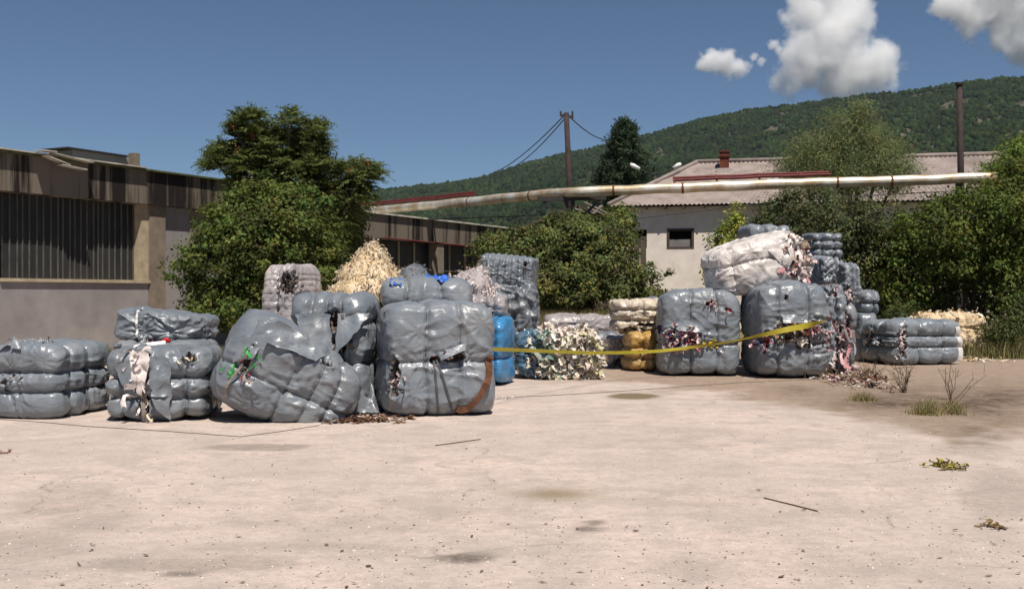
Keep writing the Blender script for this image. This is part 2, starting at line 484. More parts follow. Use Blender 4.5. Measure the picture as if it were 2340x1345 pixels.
def mixc(f, a, b, bt='MIX'):
    q = N.new("ShaderNodeMix"); q.data_type = 'RGBA'; q.blend_type = bt
    for s, i in ((f, 0), (a, 6), (b, 7)):
        if isinstance(s, (int, float)): q.inputs[i].default_value = s
        elif isinstance(s, tuple): q.inputs[i].default_value = (*s, 1)
        else: L.new(s, q.inputs[i])
    return q.outputs[2]
def mul_(a, b):
    q = N.new("ShaderNodeMath"); q.operation = 'MULTIPLY'
    for s, i in ((a, 0), (b, 1)):
        if isinstance(s, (int, float)): q.inputs[i].default_value = s
        else: L.new(s, q.inputs[i])
    return q.outputs[0]
c = mixc(rng_(nz_(.55, 5), .40, .60), (.572, .462, .402), (.468, .392, .346))
c = mixc(rng_(nz_(2.3, 5), .45, .66), c, (.405, .340, .300))
c = mixc(rng_(nz_(11, 4, .7), .40, .75, 0, .75), c, (.345, .292, .25))
c = mixc(rng_(nz_(38, 3, .7), .56, .70, 0, .65), c, (.27, .235, .205))
c = mixc(rng_(nz_(55, 2, .6), .62, .74, 0, .8), c, (.70, .64, .58))
c = mixc(rng_(nz_(16, 2, .6), .68, .76, 0, .55), c, (.66, .59, .53))
vd = N.new("ShaderNodeVectorMath"); vd.operation = 'ADD'
ns = N.new("ShaderNodeTexNoise"); ns.inputs["Scale"].default_value = .9; ns.inputs["Detail"].default_value = 5; L.new(tc.outputs["Object"], ns.inputs["Vector"])
L.new(tc.outputs["Object"], vd.inputs[0]); L.new(ns.outputs["Color"], vd.inputs[1])
vo = N.new("ShaderNodeTexVoronoi"); vo.feature = 'DISTANCE_TO_EDGE'; vo.inputs["Scale"].default_value = .24; L.new(vd.outputs[0], vo.inputs["Vector"])
c = mixc(mul_(rng_(vo.outputs["Distance"], .0, .006, .55, 0.), rng_(nz_(.7, 3), .48, .58)), c, (.20, .165, .14))
at_ = N.new("ShaderNodeAttribute"); at_.attribute_name = "tint"
sp = N.new("ShaderNodeSeparateColor"); L.new(at_.outputs["Color"], sp.inputs[0])
dn = rng_(nz_(4.5, 5, .7), .3, .7, .65, 1.0)
dcol = mixc(rng_(nz_(7, 5, .7), .35, .7), (.290, .215, .155), (.190, .140, .100))
c = mixc(mul_(sp.outputs[0], dn), c, dcol)
c = mixc(mul_(sp.outputs[1], rng_(nz_(6, 5, .75), .3, .62, .3, .95)), c, (.075, .050, .034))
c = mixc(mul_(sp.outputs[2], rng_(nz_(14, 4, .7), .3, .62, .6, 1.0)), c, (.12, .098, .080))
at2 = N.new("ShaderNodeAttribute"); at2.attribute_name = "field"
sp2 = N.new("ShaderNodeSeparateColor"); L.new(at2.outputs["Color"], sp2.inputs[0])
c = mixc(sp2.outputs[0], c, mixc(rng_(nz_(1.2, 5), .35, .65), (.12, .105, .05), (.20, .165, .085)))
c = mixc(mul_(sp2.outputs[1], .75), c, (.20, .145, .075))
L.new(c, pb.inputs["Base Color"])
bp = N.new("ShaderNodeBump"); bp.inputs["Strength"].default_value = .55; bp.inputs["Distance"].default_value = .012
L.new(nz_(34, 6, .7), bp.inputs["Height"]); L.new(bp.outputs[0], pb.inputs["Normal"])
ground = mk("ground", np.stack([gxr, gyr, gz], 1), np.stack([i0, i0 + 1, i0 + nx_ + 1, i0 + nx_], 1), gm, col=gcol, smooth=False)
fa = ground.data.color_attributes.new("field", 'FLOAT_COLOR', 'POINT')
f4 = np.zeros((len(gxr), 4), np.float32); f4[:, 0] = field; f4[:, 1] = ochre
fa.data.foreach_set("color", f4.ravel())
tag(ground, kind="structure")

# ------------------------------------------------------------------ warehouses
Z = np.array([0, 0, 1.])
WO = np.array([-13.1, 28.0, 0]); WU = np.array([.468, .884, 0]); WN = np.array([.884, -.468, 0])
def wb(*a, **k):
    m = MB(); m.box(WO, WU, WN, Z, *a, **k); return m
th = thing("warehouse", WO, "grey concrete warehouse with stained fascia and long dark ribbed window", "warehouse")
m = wb(-9, -.02, -.30, .0, 0, 4.25)
m.box(WO, WU, WN, Z, -.02, 4.98, -.30, 0, 0, 1.93)          # under the window
m.box(WO, WU, WN, Z, 5.62, 12.3, -.30, -.10, 0, 4.25)       # panel right of the pillar
m.build("wall", M['plaster'], th)
m = wb(6.75, 12.28, -.098, -.05, 3.02, 4.24); m.build("wall_panel", M['conc'], th)
m = wb(5.0, 5.62, -.32, .04, 0, 4.25); m.build("pillar", M['conc'], th)
m = wb(4.72, 4.995, -.32, -.01, 1.93, 4.25); m.build("window_reveal", M['sillm'], th)
m = wb(-9, 12.4, -.34, .17, 4.25, 5.22); m.build("fascia", M['fascia'], th)
m = wb(-9, 12.5, -9, .30, 5.22, 5.27); m.build("roof", M['mossy'], th)
m = wb(-9, 4.6, .02, .36, 5.274, 5.31); rp_ = m.build("roof_edge", M['roofedge'], th)
m = wb(-.02, 5.0, -.30, .075, 1.932, 2.02); m.build("sill", M['sillm'], th)
wd = wb(-.02, 4.72, -.36, -.33, 2.02, 4.25).build("window", M['glass'], th)
m = MB(); u = .10; r_ = random.Random(3)
while u < 4.68:
    m.box(WO, WU, WN, Z, u, u + .02, -.329, -.285, 2.03, 4.24)
    u += r_.choice((.16, .21, .235))
m.build("window_rib", M['rib'], wd)
# broken sheets and skylight box on the roof edge
m = MB(); m.box(WO, WU, WN, Z, 2.55, 4.6, -1.4, -.35, 5.30, 5.62); m.build("skylight_box", M['paleplaster'], th)
m = MB(); m.box(WO, WU, WN, Z, 2.3, 4.45, -1.5, -.25, 5.622, 5.67); m.build("skylight_cover", M['darkmetal'], th)
m = MB(); m.box(WO, WU, WN, Z, 4.55, 4.75, -.36, -.1, 5.27, 5.75); m.build("vent_stub", M['conc'], th)
for (ua, ub, za, zb, nn) in ((.75, 1.25, 5.35, 5.36, .45), (1.0, 1.7, 5.24, 5.06, .42), (1.45, 2.2, 5.04, 4.98, .48), (1.2, 2.5, 5.33, 5.21, .40)):
    m = MB()
    a = WO + WU * ua + WN * nn + Z * za; b = WO + WU * ub + WN * (nn + .04) + Z * zb
    m.beam(a, b, .26, .022)
    m.build("loose_roof_sheet", M['roofedge'], th)

# second hall further along the same line
th = thing("warehouse", WO + WU * 12.6, "long low hall behind the spilled cream fibre, streaked fascia over dark glass", "warehouse")
h2 = 4.72
wb(12.6, 30, -.34, .16, h2 - .95, h2).build("fascia", M['fascia'], th)
wb(12.6, 30.2, -9, .28, h2 + .0, h2 + .06).build("roof", M['roofedge'], th)
wb(12.6, 30, -.30, 0, 0, 1.0).build("wall", M['plaster'], th)
wb(12.61, 13.6, -.29, .01, 1.0, h2 - .95).build("end_wall", M['paleplaster'], th)
g_ = wb(13.6, 29.9, -.36, -.33, 1.0, h2 - .95).build("window", M['glass'], th)
def wu(px):
    r = (px - CX) / FPX
    return (13.1 + 28 * r) / (.468 - .884 * r)
for px, w in ((846, .40), (1002, .55), (1100, .4)):
    u = wu(px); wb(u - w / 2, u + w / 2, -.32, .10, 0, h2 - .951).build("pillar", M['conc'], th)
m = MB()
for px in (880, 1018, 1040, 1075, 925, 960):
    u = wu(px); m.box(WO, WU, WN, Z, u - .04, u + .04, -.329, -.27, 1.0, h2 - .952)
m.box(WO, WU, WN, Z, 13.65, 29.8, -.3295, -.285, 2.6, 2.66)
m.build("window_frame", M['sillm'], g_)
pr = thing("pipe", WO + WU * wu(850), "thin red pipe running along the dark glass of the low hall", "pipe")
m = MB(); a = WO + WU * wu(850) + WN * .6 + Z * 3.78; b = WO + WU * wu(1078) + WN * .6 + Z * 3.70
m.tube([a, b, b - Z * .35], .035, 6); m.build("pipe_run", M['redpipe'], pr)
for f in (.02, .5, .95):
    m = MB(); q = a + (b - a) * f; m.beam(q - WN * .72, q, .04); m.build("wall_bracket", M['darkmetal'], pr)

# ------------------------------------------------------------------ house
HO = np.array([(1390 - CX) / FPX * 52, 52.0, 0]); ang = math.atan2(-3.6, 15.5)
HU = np.array([math.cos(ang), math.sin(ang), 0]); HN = np.array([math.sin(ang), -math.cos(ang), 0])
ez = CAM_H + 202.5 / FPX * 52; rz = 8.28; HL = 22.0; HD = 4.6; hip = 3.9
th = thing("house", HO, "white walled house with a hipped corrugated roof and brick chimney", "house")
def hb(*a):
    m = MB(); m.box(HO, HU, HN, Z, *a); return m
# front wall with two window holes (u from the eave's left corner)
def hu(px, off=-.6):
    r = (px - CX) / FPX; o = HO + HN * off
    return (r * o[1] - o[0]) / (HU[0] - r * HU[1])
def hz(px, py):
    u = hu(px); Yq = (HO + HU * u - HN * .6)[1]
    return CAM_H + (CY - py) / FPX * Yq
wz0, wz1 = hz(1555, 566), hz(1555, 523)
wa, wbb = hu(1525), hu(1585); da, db = hu(1428), hu(1478)
us = [.6, da, db, wa, wbb, HL - .6]; m = MB()
for k in range(5):
    if k in (1, 3):
        m.box(HO, HU, HN, Z, us[k], us[k + 1], -.9, -.6, 0, wz0); m.box(HO, HU, HN, Z, us[k], us[k + 1], -.9, -.6, wz1, ez - .05)
    else:
        m.box(HO, HU, HN, Z, us[k], us[k + 1], -.9, -.6, 0, ez - .05)
m.box(HO, HU, HN, Z, .6, .9, -2 * HD + .6, -.9, 0, ez - .05)
m.box(HO, HU, HN, Z, HL - .9, HL - .6, -2 * HD + .6, -.9, 0, ez - .05)
m.box(HO, HU, HN, Z, .6, HL - .6, -2 * HD + .3, -2 * HD + .6, 0, ez - .05)
m.build("wall", M['housewall'], th)
m = hb(wa, wbb, -.86, -.80, wz0, wz1); wdw = m.build("window", M['black'], th)
m = MB(); t = .09
m.box(HO, HU, HN, Z, wa - .02, wa + t, -.80, -.57, wz0 - .02, wz1 + .02); m.box(HO, HU, HN, Z, wbb - t, wbb + .02, -.80, -.57, wz0 - .02, wz1 + .02)
m.box(HO, HU, HN, Z, wa + t, wbb - t, -.80, -.573, wz1 - t, wz1 + .02); m.box(HO, HU, HN, Z, wa + t, wbb - t, -.80, -.573, wz0 - .02, wz0 + .05)
m.build("frame", M['frame'], wdw)
hb(wa + t, wbb - t, -.79, -.72, wz0 + .05, wz0 + .40).build("board", M['board'], wdw)
hb(da, db, -.86, -.82, wz0, wz1).build("window", M['black'], th)
# roof
def slope(P00, P10, P01, P11, nu, nv, amp):
    a = np.linspace(0, 1, nv + 1); b = np.linspace(0, 1, nu + 1); V = []
    nrm = np.cross(P10 - P00, P01 - P00 + 1e-6); nrm /= np.linalg.norm(nrm)
    if nrm[2] < 0: nrm = -nrm
    e = (P10 - P00) / np.linalg.norm(P10 - P00)
    for t in a:
        A = P00 + (P01 - P00) * t; B = P10 + (P11 - P10) * t
        q = A[None] + (B - A)[None] * b[:, None]
        s = (q - P00) @ e
        V.append(q + nrm[None] * (amp * np.sin(s * 2 * PI / .21))[:, None] - nrm[None] * .018 * ((t * nv) % 1))
    V = np.concatenate(V)
    i = (np.arange(nv)[:, None] * (nu + 1) + np.arange(nu)[None]).ravel()
    return V, np.stack([i, i + 1, i + nu + 2, i + nu + 1], 1)
E0 = HO + Z * ez; E1 = HO + HU * HL + Z * ez; B0 = E0 - HN * 2 * HD; B1 = E1 - HN * 2 * HD
R0 = HO + HU * hip - HN * HD + Z * rz; R1 = HO + HU * (HL - hip) - HN * HD + Z * rz
m = MB()
m.add(*slope(E0, E1, R0, R1, 600, 7, .032))
m.add(*slope(B0, E0, R0, R0 + HU * .01, 220, 5, .03))
m.add(*slope(E1, B1, R1, R1 + HU * .01, 60, 3, .03))
m.add(*slope(B0, B1, R0, R1, 40, 3, .03))
rf = m.build("roof", M['roof'], th, smooth=True)
m = MB(); m.tube([E0 + Z * .06, R0 + Z * .06], .11, 8); m.tube([R0 + Z * .06, R1 + Z * .06], .11, 8); m.tube([E1 + Z * .06, R1 + Z * .06], .11, 8)
m.build("ridge_cap", M['roof'], rf, smooth=True)
for k in range(24):
    hb(.8 + k * .9, .9 + k * .9, -.6, -.04, ez - .16, ez - .05).build("rafter_end", M['wood'], th)
cu = hu(1655, -HD + .9); cz = rz - .55
m = hb(cu - .22, cu + .22, -HD + .5, -HD + .94, cz - .1, rz + .40)
m.box(HO, HU, HN, Z, cu - .29, cu + .29, -HD + .43, -HD + 1.01, rz + .16, rz + .24)
m.box(HO, HU, HN, Z, cu - .27, cu + .27, -HD + .45, -HD + .99, rz + .401, rz + .46)
ch = m.build("chimney", M['brick'], rf)
hb(cu - .36, cu + .36, -HD + .42, -HD + 1.2, cz - .16, cz + .12).build("flashing", M['mortar'], ch)

# ------------------------------------------------------------------ old shed
th = thing("shed", at(1320, 672, 41) * np.array([1, 1, 0]), "collapsing dark wooden shed with a gabled roof behind the green bush", "shed")
pk = at(1318, 466, 41); lf = at(1135, 540, 41); rt = np.array([2 * pk[0] - lf[0], 41, lf[2]])
dY = np.array([0, 4.2, 0])
m = MB(); F_ = np.array([[0, 1, 3, 2], [4, 6, 7, 5], [0, 4, 5, 1], [2, 3, 7, 6], [0, 2, 6, 4], [1, 5, 7, 3]])
def slab(a, b, t=.09):
    a = np.asarray(a); b = np.asarray(b)
    return [a, b, a + dY, b + dY, a - Z * t, b - Z * t, a + dY - Z * t, b + dY - Z * t]
m.add(slab(lf, pk), F_); m.build("roof_slope", M['wood'], th)
m = MB(); m.add(slab(pk + np.array([.06, 0, -.03]), pk + (rt - pk) * .30), F_); m.build("roof_slope", M['wood'], th)
m = MB()
for k in range(22):
    t = (k + .5) / 22; x = lf[0] + .35 + (rt[0] - lf[0] - .7) * t
    zt = pk[2] - abs(x - pk[0]) / (pk[0] - lf[0]) * (pk[2] - lf[2]) - .13 - random.Random(k).random() * .25 * (t > .5)
    m.abox(x - .11, x + .105, 41.3, 41.34, 0, max(zt, .5))
m.build("plank_wall", M['wood'], th)
m = MB()
for (a, b) in (((1335, 462), (1402, 494)), ((1342, 474), (1385, 492)), ((1352, 488), (1375, 470)), ((1290, 470), (1345, 486))):
    m.beam(at(*a, 40.7), at(*b, 40.9), .16, .05)
m.build("loose_plank", M['palewood'], th)

# ------------------------------------------------------------------ pipe bridge, posts, lamp
P1 = at(735, 491, 56); P2 = at(1000, 468, 45); P3 = at(1215, 447, 39.5); P4 = at(1310, 439, 38); P5 = at(1560, 429, 37.3); P6 = at(1790, 420, 37); P7 = at(2120, 411, 36.6); P8 = at(2275, 404, 36.5)
th = thing("pipeline", (P4[0], P4[1], 0), "long silver clad heating pipe crossing above the shrubs", "pipe")
pts = []
ctrl = [P1, P2, P3, P4, P5, P6, P7, P8]
for a, b in zip(ctrl[:-1], ctrl[1:]):
    for t in np.linspace(0, 1, 9)[:-1]:
        pts.append(a + (b - a) * t)
pts.append(P8); pts = np.array(pts)
pts[:, 2] += .025 * noise(np.stack([pts[:, 0] * 1.1, pts[:, 1] * 0, pts[:, 0] * 0], 1), 5)
m = MB(); m.tube(pts, .175 + .012 * noise(pts * 2.2, 8), 16); m.build("cladding", M['cladding'], th, smooth=True)
for px in (1205, 1545, 1905, 1410, 2055, 1085):
    k = int(np.argmin(np.abs(CX + pts[:, 0] / pts[:, 1] * FPX - px))); k = min(max(k, 1), len(pts) - 2)
    m = MB(); d = pts[k + 1] - pts[k - 1]; d /= np.linalg.norm(d); m.tube([pts[k] - d * .035, pts[k] + d * .035], .192, 14); m.build("joint_band", M['rustring'], th, smooth=True)
def along(px):
    qp = CX + pts[:, 0] / pts[:, 1] * FPX
    return np.array([np.interp(px, qp, pts[:, c]) for c in range(3)])
for (xa, xb) in ((770, 1085), (1545, 1905)):
    m = MB()
    q = [along(x) + np.array([0, .28, .30]) for x in np.linspace(xa, xb, 12)]
    m.tube(q, .055, 6)
    q2 = [v + np.array([0, .25, .10]) for v in q]; m.tube(q2, .05, 6)
    for v in q[::3]: m.beam(v - Z * .28 + np.array([0, -.1, 0]), v + np.array([0, .3, .14]), .06)
    m.build("red_pipe", M['redpipe'], th)
m = MB()
for px in (1300,):
    b = along(px)
    for s in (-.35, .45):
        m.beam(np.array([b[0] + s * .7, b[1] + .1, 0]), b + np.array([s * .3, .1, -.2]), .14)
    m.beam(b + np.array([-1.1, .1, -.22]), b + np.array([1.3, .1, -.16]), .16)
    m.beam(b + np.array([-.9, .1, -.25]), b + np.array([-.1, .1, -1.1]), .09); m.beam(b + np.array([1.1, .1, -.22]), b + np.array([.2, .1, -1.1]), .09)
m.build("support_frame", M['darkmetal'], th)
m = MB(); b = along(2195); m.beam(b * np.array([1, 1, 0]) + np.array([0, .12, 0]), b + np.array([0, .12, -.16]), .18); m.build("support_frame", M['darkmetal'], th)
m = MB(); m.tube([along(905) - Z * .55, along(1290) - Z * .75], .018, 5); m.tube([along(1410) + np.array([0, .1, -1.05]), along(1800) - Z * .55, along(2190) - Z * .42], .016, 5); m.build("cable", M['wire'], th)

def post(px0, py0, px1, py1, Y, label, arm):
    a = at(px1, py1, Y); t = at(px0, py0, Y); base = np.array([a[0], Y, 0])
    th = thing("utility_post", base, label, "post", "rusty steel posts")
    m = MB(); m.tube([base, a, t], [.13, .11, .095], 10); m.build("shaft", M['rust'], th, smooth=True)
    m = MB()
    if arm:
        m.beam(t + np.array([-.22, 0, -.08]), t + np.array([.26, 0, -.16]), .09)
        for s in (-.2, .22): m.tube([t + np.array([s, 0, -.1]), t + np.array([s, 0, .06])], .035, 6)
        m.build("crossarm", M['darkmetal'], th)
    else:
        m.tube([t - Z * .02, t + Z * .05], .14, 10); m.build("cap", M['darkmetal'], th)
    return t
pt = post(1294, 258, 1302, 440, 39, "rusty post with a small crossarm rising over the pipe left of the pine", True)
post(2192, 193, 2196, 420, 37.4, "bare dark post standing at the pipe end beside the far roof", False)
for (q0, label) in ((at(1118, 398, 75), "upper of two black wires descending left from the crossarm"), (at(1150, 392, 75), "lower of two black wires descending left from the crossarm"), (at(1398, 318, 75), "faint wire running right from the crossarm to the pine")):
    m = MB(); a = pt - Z * .02 - (Z * .12 if "lower" in label else 0)
    ts = np.linspace(0, 1, 14)[:, None]
    lnp = a[None] + (q0 - a)[None] * ts; lnp[:, 2] -= (.35 * 4 * ts * (1 - ts))[:, 0]
    m.tube(lnp, np.linspace(.022, .03, 14), 5); o = m.build("overhead_wire", M['wire'], None, smooth=True, origin=a); tag(o, label, "wire")
lb = at(1497, 672, 66); lt = at(1497, 402, 66)
th = thing("street_lamp", (lb[0], 66, 0), "twin armed street lamp with two white heads behind the house roof", "street lamp")
m = MB(); m.tube([(lb[0], 66, 0), lt], [.10, .06], 8); m.build("pole", M['darkmetal'], th, smooth=True)
for (pa, pb_) in (((1440, 375), (1462, 386)), ((1556, 374), (1538, 384))):
    a = at(*pa, 66); b = at(*pb_, 66)
    m = MB(); m.tube([lt, b], .035, 6); ar = m.build("arm", M['darkmetal'], th, smooth=True)
    m = MB(); m.tube([a, a + (b - a) * .3, b], [.08, .14, .09], 8); m.build("lamp_head", M['lamp'], th, smooth=True)

# ------------------------------------------------------------------ vegetation
def unit(v):
    return v / (np.linalg.norm(v, axis=-1, keepdims=True) + 1e-9)

def leaf_quads(C, nrm, Lg, Wd, rng, along_=None):
    n = len(C)
    nrm = unit(nrm)
    t = along_ if along_ is not None else rng.normal(size=(n, 3))
    t = unit(t - nrm * (t * nrm).sum(1)[:, None])
    b = np.cross(nrm, t)
    Lg = np.broadcast_to(Lg, (n,))[:, None]; Wd = np.broadcast_to(Wd, (n,))[:, None]
    V = np.stack([C - t * Lg * .5, C + b * Wd * .5 + t * Lg * .05 - nrm * Wd * .12, C + t * Lg * .5, C - b * Wd * .5 + t * Lg * .05 - nrm * Wd * .12], 1)
    F = np.arange(n * 4).reshape(n, 4)
    return V.reshape(-1, 3), F

def clumps(blobs, n, rng, shell=.62):
    """clump centres spread through ellipsoids (x,y,z,rx,ry,rz)"""
    B = np.array(blobs, float); vol = (B[:, 3] * B[:, 4] * B[:, 5]) ** .75
    k = rng.choice(len(B), n, p=vol / vol.sum())
    d = unit(rng.normal(size=(n, 3)))
    r = shell + (1.04 - shell) * rng.random(n) ** .7
    r = r * (1 + .22 * noise(d * 2.3 + k[:, None] * 3.1, 19))
    return B[k, :3] + d * B[k, 3:] * r[:, None], d

def crown(name, parent, blobs, n_cl, per, cr, size, base, rng, wid=.55, up=.5, hue=.25, m='leaf', zmin=.05, shell=.55, lite=.55):
    C, D = clumps(blobs, n_cl, rng, shell)
    ctint = rng.uniform(1 - lite, 1 + lite, n_cl); chue = rng.uniform(.80, 1.15, n_cl)
    sh = rng.random(n_cl) < .10; C[sh] += D[sh] * cr * rng.uniform(.3, 1.2, (sh.sum(), 1))
    csz = np.where(sh, .55, rng.uniform(.75, 1.2, n_cl))
    k = np.repeat(np.arange(n_cl), per); n = len(k)
    off = rng.normal(size=(n, 3)) * cr * np.array([1, 1, .7]) * csz[k][:, None]
    P = C[k] + off
    ok = P[:, 2] > zmin
    P, k, off = P[ok], k[ok], off[ok]; n = len(P)
    nr = D[k] * .5 + unit(off) * .5 + np.array([0, 0, up]) + rng.normal(size=(n, 3)) * .45
    s = size * rng.uniform(.65, 1.35, n)
    V, F = leaf_quads(P, nr, s, s * wid, rng)
    cc = np.array(base)[None] * (ctint[k] * rng.uniform(.75, 1.25, n))[:, None]
    cc[:, 0] *= chue[k]
    cc = cc * (1 + np.stack([rng.uniform(-hue, hue, n), rng.uniform(-.05, .05, n), rng.uniform(-hue, hue, n)], 1))
    return mk(name, V, F, M[m], parent, col=np.repeat(np.clip(cc, .004, 1), 4, 0), smooth=False)

def trunk(parent, base, tips, r0, rng, name="trunk"):
    m = MB(); base = np.asarray(base, float)
    for i, t in enumerate(tips):
        t = np.asarray(t, float); ts = np.linspace(0, 1, 8)[:, None]
        mid = base + (t - base) * np.array([.25, .25, .55]) + rng.normal(size=3) * .15
        q = (1 - ts) ** 2 * base + 2 * ts * (1 - ts) * mid + ts ** 2 * t
        q[1:-1] += rng.normal(size=(6, 3)) * .03
        m.tube(q, np.linspace(r0 * (1 if i == 0 else .75), r0 * .18, 8), 7)
    return m.build(name, M['bark'], parent, smooth=True)

def blob(px, py, Y, rpx, rpy, rY=None):
    p = at(px, py, Y); s = Y / FPX
    return (p[0], Y, max(p[2], .2), rpx * s, rY if rY else rpx * s * .85, rpy * s)

def plant(name, label, cat, loc, blobs, tips, r0, seed, group=None, **kw):
    rng = np.random.default_rng(seed)
    th = thing(name, loc, label, cat, group)
    if tips: trunk(th, loc, tips, r0, rng)
    crown("crown" if name.endswith("tree") else "foliage", th, blobs, rng=rng, **kw)
    return th

GREEN = (.100, .126, .028); SHADE_GREEN = (.052, .070, .016); LIGHT = (.160, .205, .040); WILLOW = (.170, .195, .075)  # the darkest green has shade mixed into the leaf colour

# broad bush in front of the warehouse
Yb = 29.0
bl = [blob(590, 560, Yb, 150, 120), blob(500, 620, Yb, 100, 100), blob(690, 600, Yb, 95, 110), blob(620, 470, Yb + .6, 120, 70), blob(470, 690, Yb - .2, 60, 40),
      blob(560, 700, Yb - .5, 120, 60), blob(700, 520, Yb + .3, 80, 70), blob(545, 480, Yb + .5, 60, 50)]
plant("bush", "big dense dark green bush against the warehouse wall, left of the cream fibre", "bush", (at(590, 0, Yb)[0], Yb, 0), bl,
      [at(590, 560, Yb), at(500, 600, Yb), at(680, 580, Yb)], .09, 1, n_cl=520, per=75, cr=.17, size=.115, base=GREEN, wid=.55)

# sumac-like tree above it: rosettes of feathery fronds
def frond_tree():
    rng = np.random.default_rng(5)
    Y = 31.5; base = np.array([at(660, 0, Y)[0], Y, 0])
    th = thing("sumac_tree", base, "tall feathery leaved tree with orange seed clusters rising over the warehouse", "tree")
    spec = [(560, 300, 50, 45, 22), (620, 330, 80, 60, 44), (690, 335, 65, 60, 38), (715, 300, 30, 25, 11), (555, 370, 80, 60, 40), (640, 390, 100, 60, 50),
            (720, 390, 80, 60, 38), (800, 400, 55, 35, 22), (838, 395, 25, 20, 8), (790, 450, 60, 50, 26), (760, 500, 50, 45, 20), (515, 350, 40, 40, 15), (575, 272, 30, 18, 8), (492, 375, 20, 28, 8), (660, 280, 30, 20, 6), (600, 440, 110, 40, 34), (720, 440, 75, 40, 24)]
    tips = []
    for (px, py, rx, ry, n) in spec:
        for _ in range(n):
            d = unit(rng.normal(size=3)); r = rng.random() ** .5 * .8
            q = at(px + d[0] * rx * r, py - d[2] * ry * r, Y + d[1] * 1.5 * r); tips.append(q)
    tips = np.array(tips); cen = at(650, 420, Y)
    Cs, Ns, Al, Sz, Cl = [], [], [], [], []
    for t in tips:
        out = unit(t - cen + np.array([0, 0, .4])); tint = rng.uniform(.6, 1.4)
        for f in range(rng.integers(9, 13)):
            a = f * 2.4 + rng.random(); d = unit(np.array([math.cos(a), math.sin(a), 0]) * rng.uniform(.3, 1.1) + np.array([0, 0, rng.uniform(-.2, 1.1)]) + out * .55)
            Lf = rng.uniform(.42, .70); sd = unit(np.cross(d, np.array([0, 0, 1.])))
            for j in range(2, 12):
                s = j / 11 * Lf; p = t + d * s - np.array([0, 0, 1]) * .40 * s * s / Lf
                ll = .15 * (1 - abs(j / 11 - .45) * .9)
                for sg in (-1, 1):
                    al = unit(sd * sg + d * .35 - np.array([0, 0, rng.uniform(.1, .9)]))
                    Cs.append(p + al * ll * .5); Al.append(al); Sz.append(ll)
                    Ns.append(np.array([0, 0, 1.]) + d * .3 + sd * sg * .3); Cl.append(tint)
    Cs, Ns, Al, Sz, Cl = map(np.array, (Cs, Ns, Al, Sz, Cl))
    V, F = leaf_quads(Cs, Ns + rng.normal(size=Ns.shape) * .5, Sz, Sz * .36, rng, Al)
    cc = np.array((.100, .124, .032))[None] * (Cl * rng.uniform(.8, 1.2, len(Cl)))[:, None]
    mk("crown", V, F, M['leaf'], th, col=np.repeat(cc, 4, 0), smooth=False)
    trunk(th, base, [tips[i] for i in range(0, len(tips), 9)], .13, rng)
    for (px, py) in ((532, 288), (543, 345), (580, 312), (560, 410), (575, 418), (653, 428), (800, 390), (838, 372), (757, 436)):
        c = at(px, py, Y - .9); m = MB()
        for q in range(16):
            o = rng.normal(size=3) * np.array([.05, .05, .06]); Vv_, Ff, _ = lumps((c + o)[None], np.array([.024]), rng, np.ones((1, 3))); m.add(Vv_, Ff)
        m.build("seed_cluster", M['seed'], th)
frond_tree()

# dark mass right of the bush: shade painted into the leaf colour
Yd = 33.5
plant("bush", "shrub with shade painted into its leaves between the feathery tree and the cream fibre heap", "bush", (at(770, 0, Yd)[0], Yd, 0),
      [blob(770, 540, Yd, 55, 80), blob(740, 620, Yd, 60, 90), blob(800, 500, Yd, 35, 45)], [at(770, 540, Yd)], .06, 2, n_cl=240, per=36, cr=.18, size=.12, base=SHADE_GREEN)

# bush in the middle
Ym = 36
bl = [blob(1300, 590, Ym, 130, 90), blob(1210, 590, Ym - .3, 90, 75), blob(1375, 618, Ym, 85, 78), blob(1130, 560, Ym + .5, 50, 35), blob(1360, 530, Ym + .2, 90, 45), blob(1475, 650, Ym, 52, 48),
      blob(1260, 660, Ym - .6, 130, 60), blob(1430, 690, Ym - .4, 105, 48), blob(1300, 520, Ym, 60, 35), blob(1535, 690, Ym, 35, 26), blob(1110, 590, Ym + .6, 40, 50)]
plant("bush", "wide olive green bush in the middle below the pipe, before the shed", "bush", (at(1310, 0, Ym)[0], Ym, 0), bl,
      [at(1300, 560, Ym), at(1210, 580, Ym), at(1420, 580, Ym), at(1360, 540, Ym)], .07, 3, n_cl=700, per=70, cr=.16, size=.12, base=(.135, .150, .046), zmin=1.0)
plant("bush", "small green bush beneath the house eave corner left of the window", "bush", (at(1430, 0, 44)[0], 44, 0),
      [blob(1412, 505, 44, 36, 30), blob(1395, 540, 44, 36, 36)], [at(1425, 520, 44)], .06, 4, n_cl=150, per=40, cr=.2, size=.14, base=GREEN)
# yellow-green sapling
plant("sapling", "thin yellow green sapling in front of the white house wall", "sapling", (at(1672, 0, 40)[0], 40, 0),
      [blob(1683, 500, 40, 14, 35), blob(1660, 540, 40, 22, 35), blob(1690, 555, 40, 22, 40), blob(1640, 580, 40, 20, 45), blob(1668, 600, 40, 30, 40), blob(1625, 620, 40, 14, 40)],
      [at(1683, 480, 40), at(1640, 545, 40), at(1690, 540, 40)], .035, 5, n_cl=150, per=34, cr=.15, size=.12, base=(.25, .28, .045), shell=.2)
